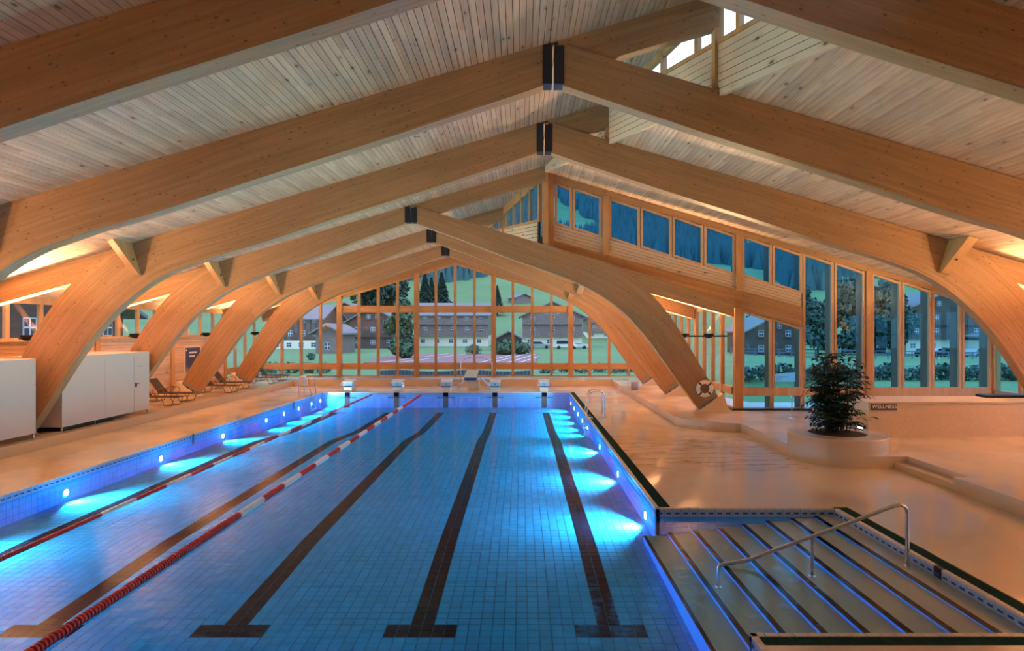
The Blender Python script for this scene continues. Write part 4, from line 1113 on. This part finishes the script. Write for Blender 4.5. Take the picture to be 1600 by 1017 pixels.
# mesh fence posts to the right + wooden rail fence
M['post_w'] = mat('pale_post', (.5, .55, .6), .6)
mf = thing('mesh_fence', (24, 41, -.3), 'thin pale posts of a wire fence along the lawn on the right', 'fence')
for k in range(12):
    x = 12.5+2.6*k; zg = gz(x, 41); MB().tube([(x, 41, zg), (x, 41, zg+1.55)], .025, 6).build('post', 'post_w', mf)
mb = MB()
for z in (.5, 1.0, 1.5): mb.tube([(12.5, 41, gz(12.5, 41)+z), (41.1, 41, gz(41, 41)+z)], .008, 4)
mb.build('wires', 'post_w', mf)
rf = thing('rail_fence', (45, 96, -1.2), 'dark wooden rail fence before the chalets on the right', 'fence')
for k in range(22):
    x = 33+1.9*k; zg = gz(x, 96); MB().box(x-.07, x+.07, 95.95, 96.05, zg, zg+1.15).build('post', 'slat', rf)
for z in (.45, .95):
    mb = MB(); mb.prism([(33, 96, gz(33, 96)+z), (73, 96, gz(73, 96)+z), (73, 96, gz(73, 96)+z+.14), (33, 96, gz(33, 96)+z+.14)], (0, .06, 0)); mb.build('rail', 'slat', rf)
# foliage masses
def rough_ball(mb, c, r, n=260, leafsize=.35):
    for _ in range(n):
        u = Vector((random.gauss(0, 1), random.gauss(0, 1), random.gauss(0, 1))).normalized(); f = random.uniform(.55, 1.05)
        p = Vector(c)+Vector((u.x*r[0], u.y*r[1], u.z*r[2]))*f; s = leafsize*random.uniform(.6, 1.2)
        a = Vector((random.gauss(0, 1), random.gauss(0, 1), random.gauss(0, 1))).normalized(); b = a.cross(u+Vector((.01, 0, 0))).normalized()
        k = mb.add([p+a*s, p+b*s*.7, p-a*s, p-b*s*.7]); mb.quad(k, k+1, k+2, k+3)
M['foliage'] = leafm('garden_foliage', (.025, .065, .03), (.08, .15, .07))
M['foliage_dark'] = leafm('dark_foliage', (.012, .035, .025), (.035, .075, .05))
def tree(x, y, h, r, label, dark=False, conifer=False, n=900):
    zg = gz(x, y); t = thing('conifer' if conifer else 'leafy_tree', (x, y, zg), label, 'tree')
    MB().tube([(x, y, zg-.3), (x, y, zg+h*.5)], [h*.03, h*.015], 7).build('trunk', 'bark', t)
    mb = MB()
    if conifer:
        for k in range(n):
            f = random.random()**.7; z = zg+h*(.08+.92*f); rr = r*(1-f)*random.uniform(.6, 1.05); a = random.uniform(0, 2*PI)
            p = Vector((x+rr*math.cos(a), y+rr*math.sin(a), z+h*.02*math.sin(a*5+z*2))); s = h*.04*random.uniform(.6, 1.3)
            o_ = Vector((math.cos(a), math.sin(a), -.5)); w = Vector((-math.sin(a), math.cos(a), 0))
            k_ = mb.add([p-o_*s, p+w*s*.6, p+o_*s, p-w*s*.6]); mb.quad(k_, k_+1, k_+2, k_+3)
    else:
        for j in range(16):
            a = random.uniform(0, 2*PI); f = random.uniform(.12, .88); rr = r*random.uniform(.1, .75)*math.sin(PI*min(1, f*.9+.15))
            rough_ball(mb, (x+rr*math.cos(a), y+rr*math.sin(a), zg+h*f), (r*.45, r*.45, h*.15), n//6, h*.038)
    mb.build('crown', 'foliage_dark' if dark or conifer else 'foliage', t, kind='stuff')
def at(px, D): return (px-814)*D/954
tree(at(630, 75), 75, 7.6, 2.3, 'big leafy tree standing before the chalets, left of the central window post', n=1800)
tree(at(575, 230), 230, 24, 7, 'dark leafy tree behind the barn roof on the left', True)
tree(at(604, 240), 240, 26, 7.5, 'rounded dark tree behind the chalet with the arched balcony', True)
tree(at(622, 260), 260, 30, 7, 'tall dark tree on the slope above the big leafy tree', True)
for px, D, h, lab in ((664, 200, 17, 'tall conifer left of the gable window centre'), (674, 215, 15, 'shorter conifer touching the tall one left of the window centre'), (690, 210, 17, 'pointed conifer standing alone just left of the window centre'), (777, 230, 11, 'small conifer right of the heavy window post')):
    tree(at(px, D), D, h, h*.30, lab, conifer=True, n=2200)
def shrub(px, D, w, h, label, dark=False, n=500, grp=None):
    x = at(px, D); zg = gz(x, D); t = MB(); rough_ball(t, (x, D, zg+h*.45), (w/2, w/2, h*.5), n, .12*h); o = t.build('garden_shrub', 'foliage_dark' if dark else 'foliage')
    tag(o, label, 'shrub', grp)
shrub(788, 88, 3.2, 2.4, 'bushy grey green shrub before the small garage', n=700)
shrub(815, 90, 3.0, 2.0, 'low spreading shrub right of the bushy one beside the court', n=500)
shrub(740, 90, 2.6, 1.6, 'small shrub at the right rear corner of the red court', n=300)
shrub(486, 70, 1.0, .9, 'small round bush before the white barn base', True, 200)
ORD = 'first second third fourth fifth sixth seventh eighth ninth tenth eleventh twelfth thirteenth fourteenth fifteenth sixteenth seventeenth'.split()
for i, px in enumerate((855, 884, 910, 937, 960, 980)): shrub(px, 47+i % 2, 1.5, .75, ORD[i]+' low dark hedge plant from the left, below the right half of the far window', True, 260, 'hedge plants below the right half of the far window')
for i, px in enumerate((425, 455, 480, 505)): shrub(px, 47, 1.3, .9, ORD[i]+' leafy bush from the left behind the lowest panes of the far window', False, 260, 'bushes below the left half of the far window')
for i in range(17): shrub(1166+28*i, 40+.3*(i % 3), 1.5+.3*(i % 2), .95+.25*((i*7) % 3)/2, ORD[i]+' hedge shrub from the left in the row behind the blue glass wall', True, 300, 'hedge row behind the right glass wall')
for px, D, h, r_, lab in ((1185, 150, 11, 5, 'dark tree rising behind the small chalet at the right'), (1278, 96, 7.5, 3, 'leafy tree right of the small chalet'), (1318, 115, 14, 5.5, 'large dark tree seen above the indoor shrub'),
    (1380, 120, 15, 5, 'large dark tree left of the big chalet'), (1402, 112, 10, 4, 'lower dark tree beside the left wall of the big chalet'), (1250, 170, 15, 6, 'tall hazy tree behind the glass between small and big chalet'), (1545, 125, 12, 5, 'dark tree behind the garage end of the big chalet')):
    tree(at(px, D), D, h, r_, lab, True, n=1300)

# ---- chalets
M['chalet_wood'] = wood('chalet_wood', (.12, .075, .06), (.07, .04, .035), (.6, .6, 6))
M['chalet_wood_light'] = wood('chalet_wood_light', (.27, .20, .18), (.17, .12, .11), (.6, .6, 6))
M['plaster'] = mat('white_plaster', (.80, .74, .60), .8)
M['roof_tile'] = mat('grey_roof', (.20, .18, .19), .8)
M['win_white'] = mat('white_window_frame', (.62, .66, .70), .6)
M['win_glass'] = mat('dark_window_glass', (.05, .07, .10), .15)
M['flowers'] = mat('red_flowers', (.30, .03, .05), .8)
def chalet(px, D, w, dp, hb, hw, hr, label, light=False, balc=True, rot=0, ridge='y', nwin=3, flowers=False, small_base=1.0, gable_win=True, doors=False):
    """gable towards the viewer when ridge='y'"""
    x0 = at(px, D); zg = gz(x0, D)-.2; t = thing('chalet', (x0, D, zg), label, 'house'); t.rotation_euler = (0, 0, rot)
    wm = 'chalet_wood_light' if light else 'chalet_wood'
    def B(mb, n, m, par=t): o = mb.build(n, m); o.parent = par; ORG[o.name] = (0, 0, 0); return o
    mb = MB(); mb.box(-w/2, w/2, 0, dp, -1, hb); B(mb, 'ground_floor', 'plaster' if hb > 0 else wm)
    mb = MB()
    if ridge == 'y': mb.prism([(-w/2-.05, -.1, hb), (w/2+.05, -.1, hb), (w/2+.05, -.1, hb+hw), (0, -.1, hb+hw+hr), (-w/2-.05, -.1, hb+hw)], (0, dp+.2, 0))
    else: mb.prism([(-w/2, -.1, hb), (-w/2, -.1, hb+hw), (-w/2, dp/2, hb+hw+hr), (-w/2, dp, hb+hw), (-w/2, dp, hb)], (w, 0, 0))
    wl_ = B(mb, 'upper_storey', wm)
    e = .9
    for s in (-1, 1):
        mb = MB()
        if ridge == 'y':
            sl_ = hr/(w/2); mb.prism([(0, -1.3, hb+hw+hr+.05), (s*(w/2+e), -1.3, hb+hw-e*sl_+.05), (s*(w/2+e), -1.3, hb+hw-e*sl_+.30), (0, -1.3, hb+hw+hr+.32)], (0, dp+2.2, 0))
        else:
            yc = dp/2; ye = yc+s*(dp/2+e); sl_ = hr/(dp/2); mb.prism([(-w/2-.8, yc, hb+hw+hr+.05), (-w/2-.8, ye, hb+hw-e*sl_+.05), (-w/2-.8, ye, hb+hw-e*sl_+.3), (-w/2-.8, yc, hb+hw+hr+.32)], (w+1.6, 0, 0))
        B(mb, 'roof_slope', 'roof_tile')
    def win(cx_, cz_, ww=.9, wh=1.1, y=-.1, shut=True):
        mb = MB(); mb.box(cx_-ww/2, cx_+ww/2, y-.06, y, cz_-wh/2, cz_+wh/2); wo_ = B(mb, 'window', 'win_white')
        for s in (-1, 1):
            for s2 in (-1, 1): mb = MB(); mb.box(cx_+min(s*.05, s*(ww/2-.06)), cx_+max(s*.05, s*(ww/2-.06)), y-.07, y-.055, cz_+min(s2*.05, s2*(wh/2-.06)), cz_+max(s2*.05, s2*(wh/2-.06))); B(mb, 'pane', 'win_glass', wo_)
        if flowers: mb = MB(); mb.box(cx_-ww/2-.1, cx_+ww/2+.1, y-.3, y-.02, cz_-wh/2-.25, cz_-wh/2); B(mb, 'flower_box', 'flowers')
    for k in range(nwin):
        xx = -w/2+w*(k+.5)/nwin; win(xx, hb+1.35)
        if hw > 3.6: win(xx, hb+3.9)
    if ridge == 'y' and gable_win and hr > 1.6:
        for s in (-1, 1): win(s*w*.09, hb+hw+hr*.32, .7, .9)
    if hb > 1.5:
        for k in range(nwin): win(-w/2+w*(k+.35)/nwin, hb*.55, 1.0, .9, 0)
        if doors: mb = MB(); mb.box(w*.18, w*.42, -.05, .02, 0, hb*.85); B(mb, 'garage_door', 'win_glass')
    if balc:
        z = hb+.05+(2.55 if hw > 3.6 else 0); zs = [hb-.05]+([hb+2.6] if hw > 3.6 else [])
        for z in zs:
            mb = MB(); mb.box(-w/2-.2, w/2+.2, -1.1, 0, z-.12, z); B(mb, 'balcony_floor', wm)
            n = max(8, int(w/.5)); mb = MB()
            for k in range(n): xx = -w/2-.1+(w+.2)*(k+.5)/n; mb.box(xx-w/n*.38, xx+w/n*.38, -1.1, -1.05, z, z+.85)
            mb.box(-w/2-.2, w/2+.2, -1.14, -1.02, z+.85, z+.95); B(mb, 'balcony_railing', wm)
    return t
chalet(464, 118, 9.5, 14, 1.9, 4.2, 2.6, 'dark timber barn with white base at the left of the far window', ridge='x', nwin=4, balc=False)
chalet(512, 96, 3.6, 9, 0, 3.6, 1.0, 'grey boarded shed beside the left heavy window post', light=True, balc=False, nwin=1, gable_win=False)
chalet(583, 122, 9.6, 12, 0, 5.6, 2.8, 'dark brown chalet with red flower boxes left of the big tree', nwin=3, flowers=True)
chalet(540, 165, 12, 12, 2, 5.5, 3.0, 'brown chalet with deep balconies behind the dark one', nwin=4)
chalet(708, 135, 15.5, 13, 2.6, 4.6, 2.6, 'wide chalet with long balcony and white ground floor in the window centre', light=True, ridge='x', nwin=5)
chalet(863, 130, 12.6, 13, 2.6, 4.2, 2.9, 'pale chalet with broad gable roof behind the two parked cars', light=True, nwin=3)
chalet(795, 112, 4.6, 7, 0, 2.3, 1.2, 'small dark garage with a shallow gable left of the pale chalet', balc=False, nwin=0, gable_win=False)
chalet(950, 175, 12, 12, 2, 4, 3, 'brown chalet half hidden behind the right arch legs', light=True, nwin=3)
chalet(700, 215, 10, 10, 2, 3, 2.6, 'small roof rising behind the wide central chalet', balc=False, nwin=2)
chalet(668, 330, 9, 8, 0, 3, 2.0, 'hut high on the slope left of the window centre', light=True, balc=False, nwin=0, gable_win=False)
chalet(818, 262, 7.2, 7, 0, 2.6, 1.4, 'tiny grey hut alone on the green slope', light=True, balc=False, nwin=0, gable_win=False, rot=.5)
chalet(1210, 104, 9.2, 10, 0, 4.4, 2.4, 'small brown chalet with flowers behind the glass notice', nwin=2, flowers=True, balc=False)
chalet(1478, 118, 15.5, 13, 3.2, 5.6, 3.4, 'big dark chalet with white ground floor behind the right glass wall', nwin=4)
chalet(1563, 112, 7.4, 9, 2.9, .6, .5, 'flat white garage wing beside the big dark chalet', nwin=0, doors=True, gable_win=False)
# brown chalet close to the left wall
t = chalet(-500, 30, 16, 10, .0, 4.8, 3.2, 'dark brown house seen through the left strip window', nwin=5, balc=False); t.location = (-27.5, 34, -.6); t.rotation_euler = (0, 0, -PI/2+PI)
# ---- cars
M['car_glass'] = mat('car_window', (.02, .03, .04), .1); M['tyre'] = mat('tyre', (.02, .02, .02), .8)
def car(px, D, colr, label, rot=0, L=4.4, H=1.45, boxy=False):
    x0 = at(px, D); zg = gz(x0, D); t = thing('car', (x0, D, zg), label, 'car'); t.rotation_euler = (0, 0, rot)
    pm = mat('car_paint', colr, .25); w = .85
    def B(mb, n, m, sm_=False): o = mb.build(n, m, bevel=.05 if n == 'body' else 0); o.parent = t; return o
    h = L/2; prof = [(-h, .35), (-h, .85), (-h+.25, .95), (-h+(.1 if boxy else .55), H-.05), (-h+(.3 if boxy else .9), H), (.25, H), (.95, .95), (h-.15, .85), (h, .6), (h, .35)]
    B(MB().xz(prof, -w, w), 'body', pm)
    cab = [(-h+(.35 if boxy else .75), .98), (-h+(.4 if boxy else .95), H-.1), (.2, H-.1), (.78, .98)]
    B(MB().xz(cab, -w-.01, w+.01), 'side_windows', 'car_glass')
    for x in (-h+.8, h-.85):
        for s in (-1, 1): B(MB().lathe([(.2, -.02), (.32, 0), (.32, .2), (.2, .22)], (x, s*(w-.1)-(.2 if s < 0 else 0)+0, .32), 16, 'y'), 'wheel', 'tyre')
car(843, 121, (.28, .34, .36), 'grey green estate car parked before the pale chalet', 0)
car(884, 119, (.65, .66, .62), 'white off road car parked right of the grey green estate', 0, 4.4, 1.75, True)
car(905, 119.5, (.55, .56, .55), 'pale low car just right of the white off road car', 0, 3.6, 1.2)
car(1448, 104, (.015, .02, .03), 'dark car, leftmost of those before the big dark chalet', .5)
car(1482, 104, (.012, .015, .02), 'black hatchback in the middle before the big dark chalet', 1.2, 4.2, 1.6, True)
car(1527, 104, (.35, .38, .42), 'silver estate car before the white garage wing', .4)
car(1470, 108, (.6, .62, .65), 'white car partly hidden between the dark car and the hatchback', .2)
# terrace outside the stepped wall
tm = MB(); tm.prism([(x, y, -.3) for x, y in [(7.9, YW+.4), (XR+2, YW+.4), (XR+2, 25.6), (9.6, 25.6), (7.9, 32.5)]], (0, 0, .45))
tt_ = tm.build('terrace', mat('pale_paving', (.52, .56, .60), .7)); tag(tt_, 'pale paved strip outside the right glass wall', 'paving')
# left side tiny details kept simple
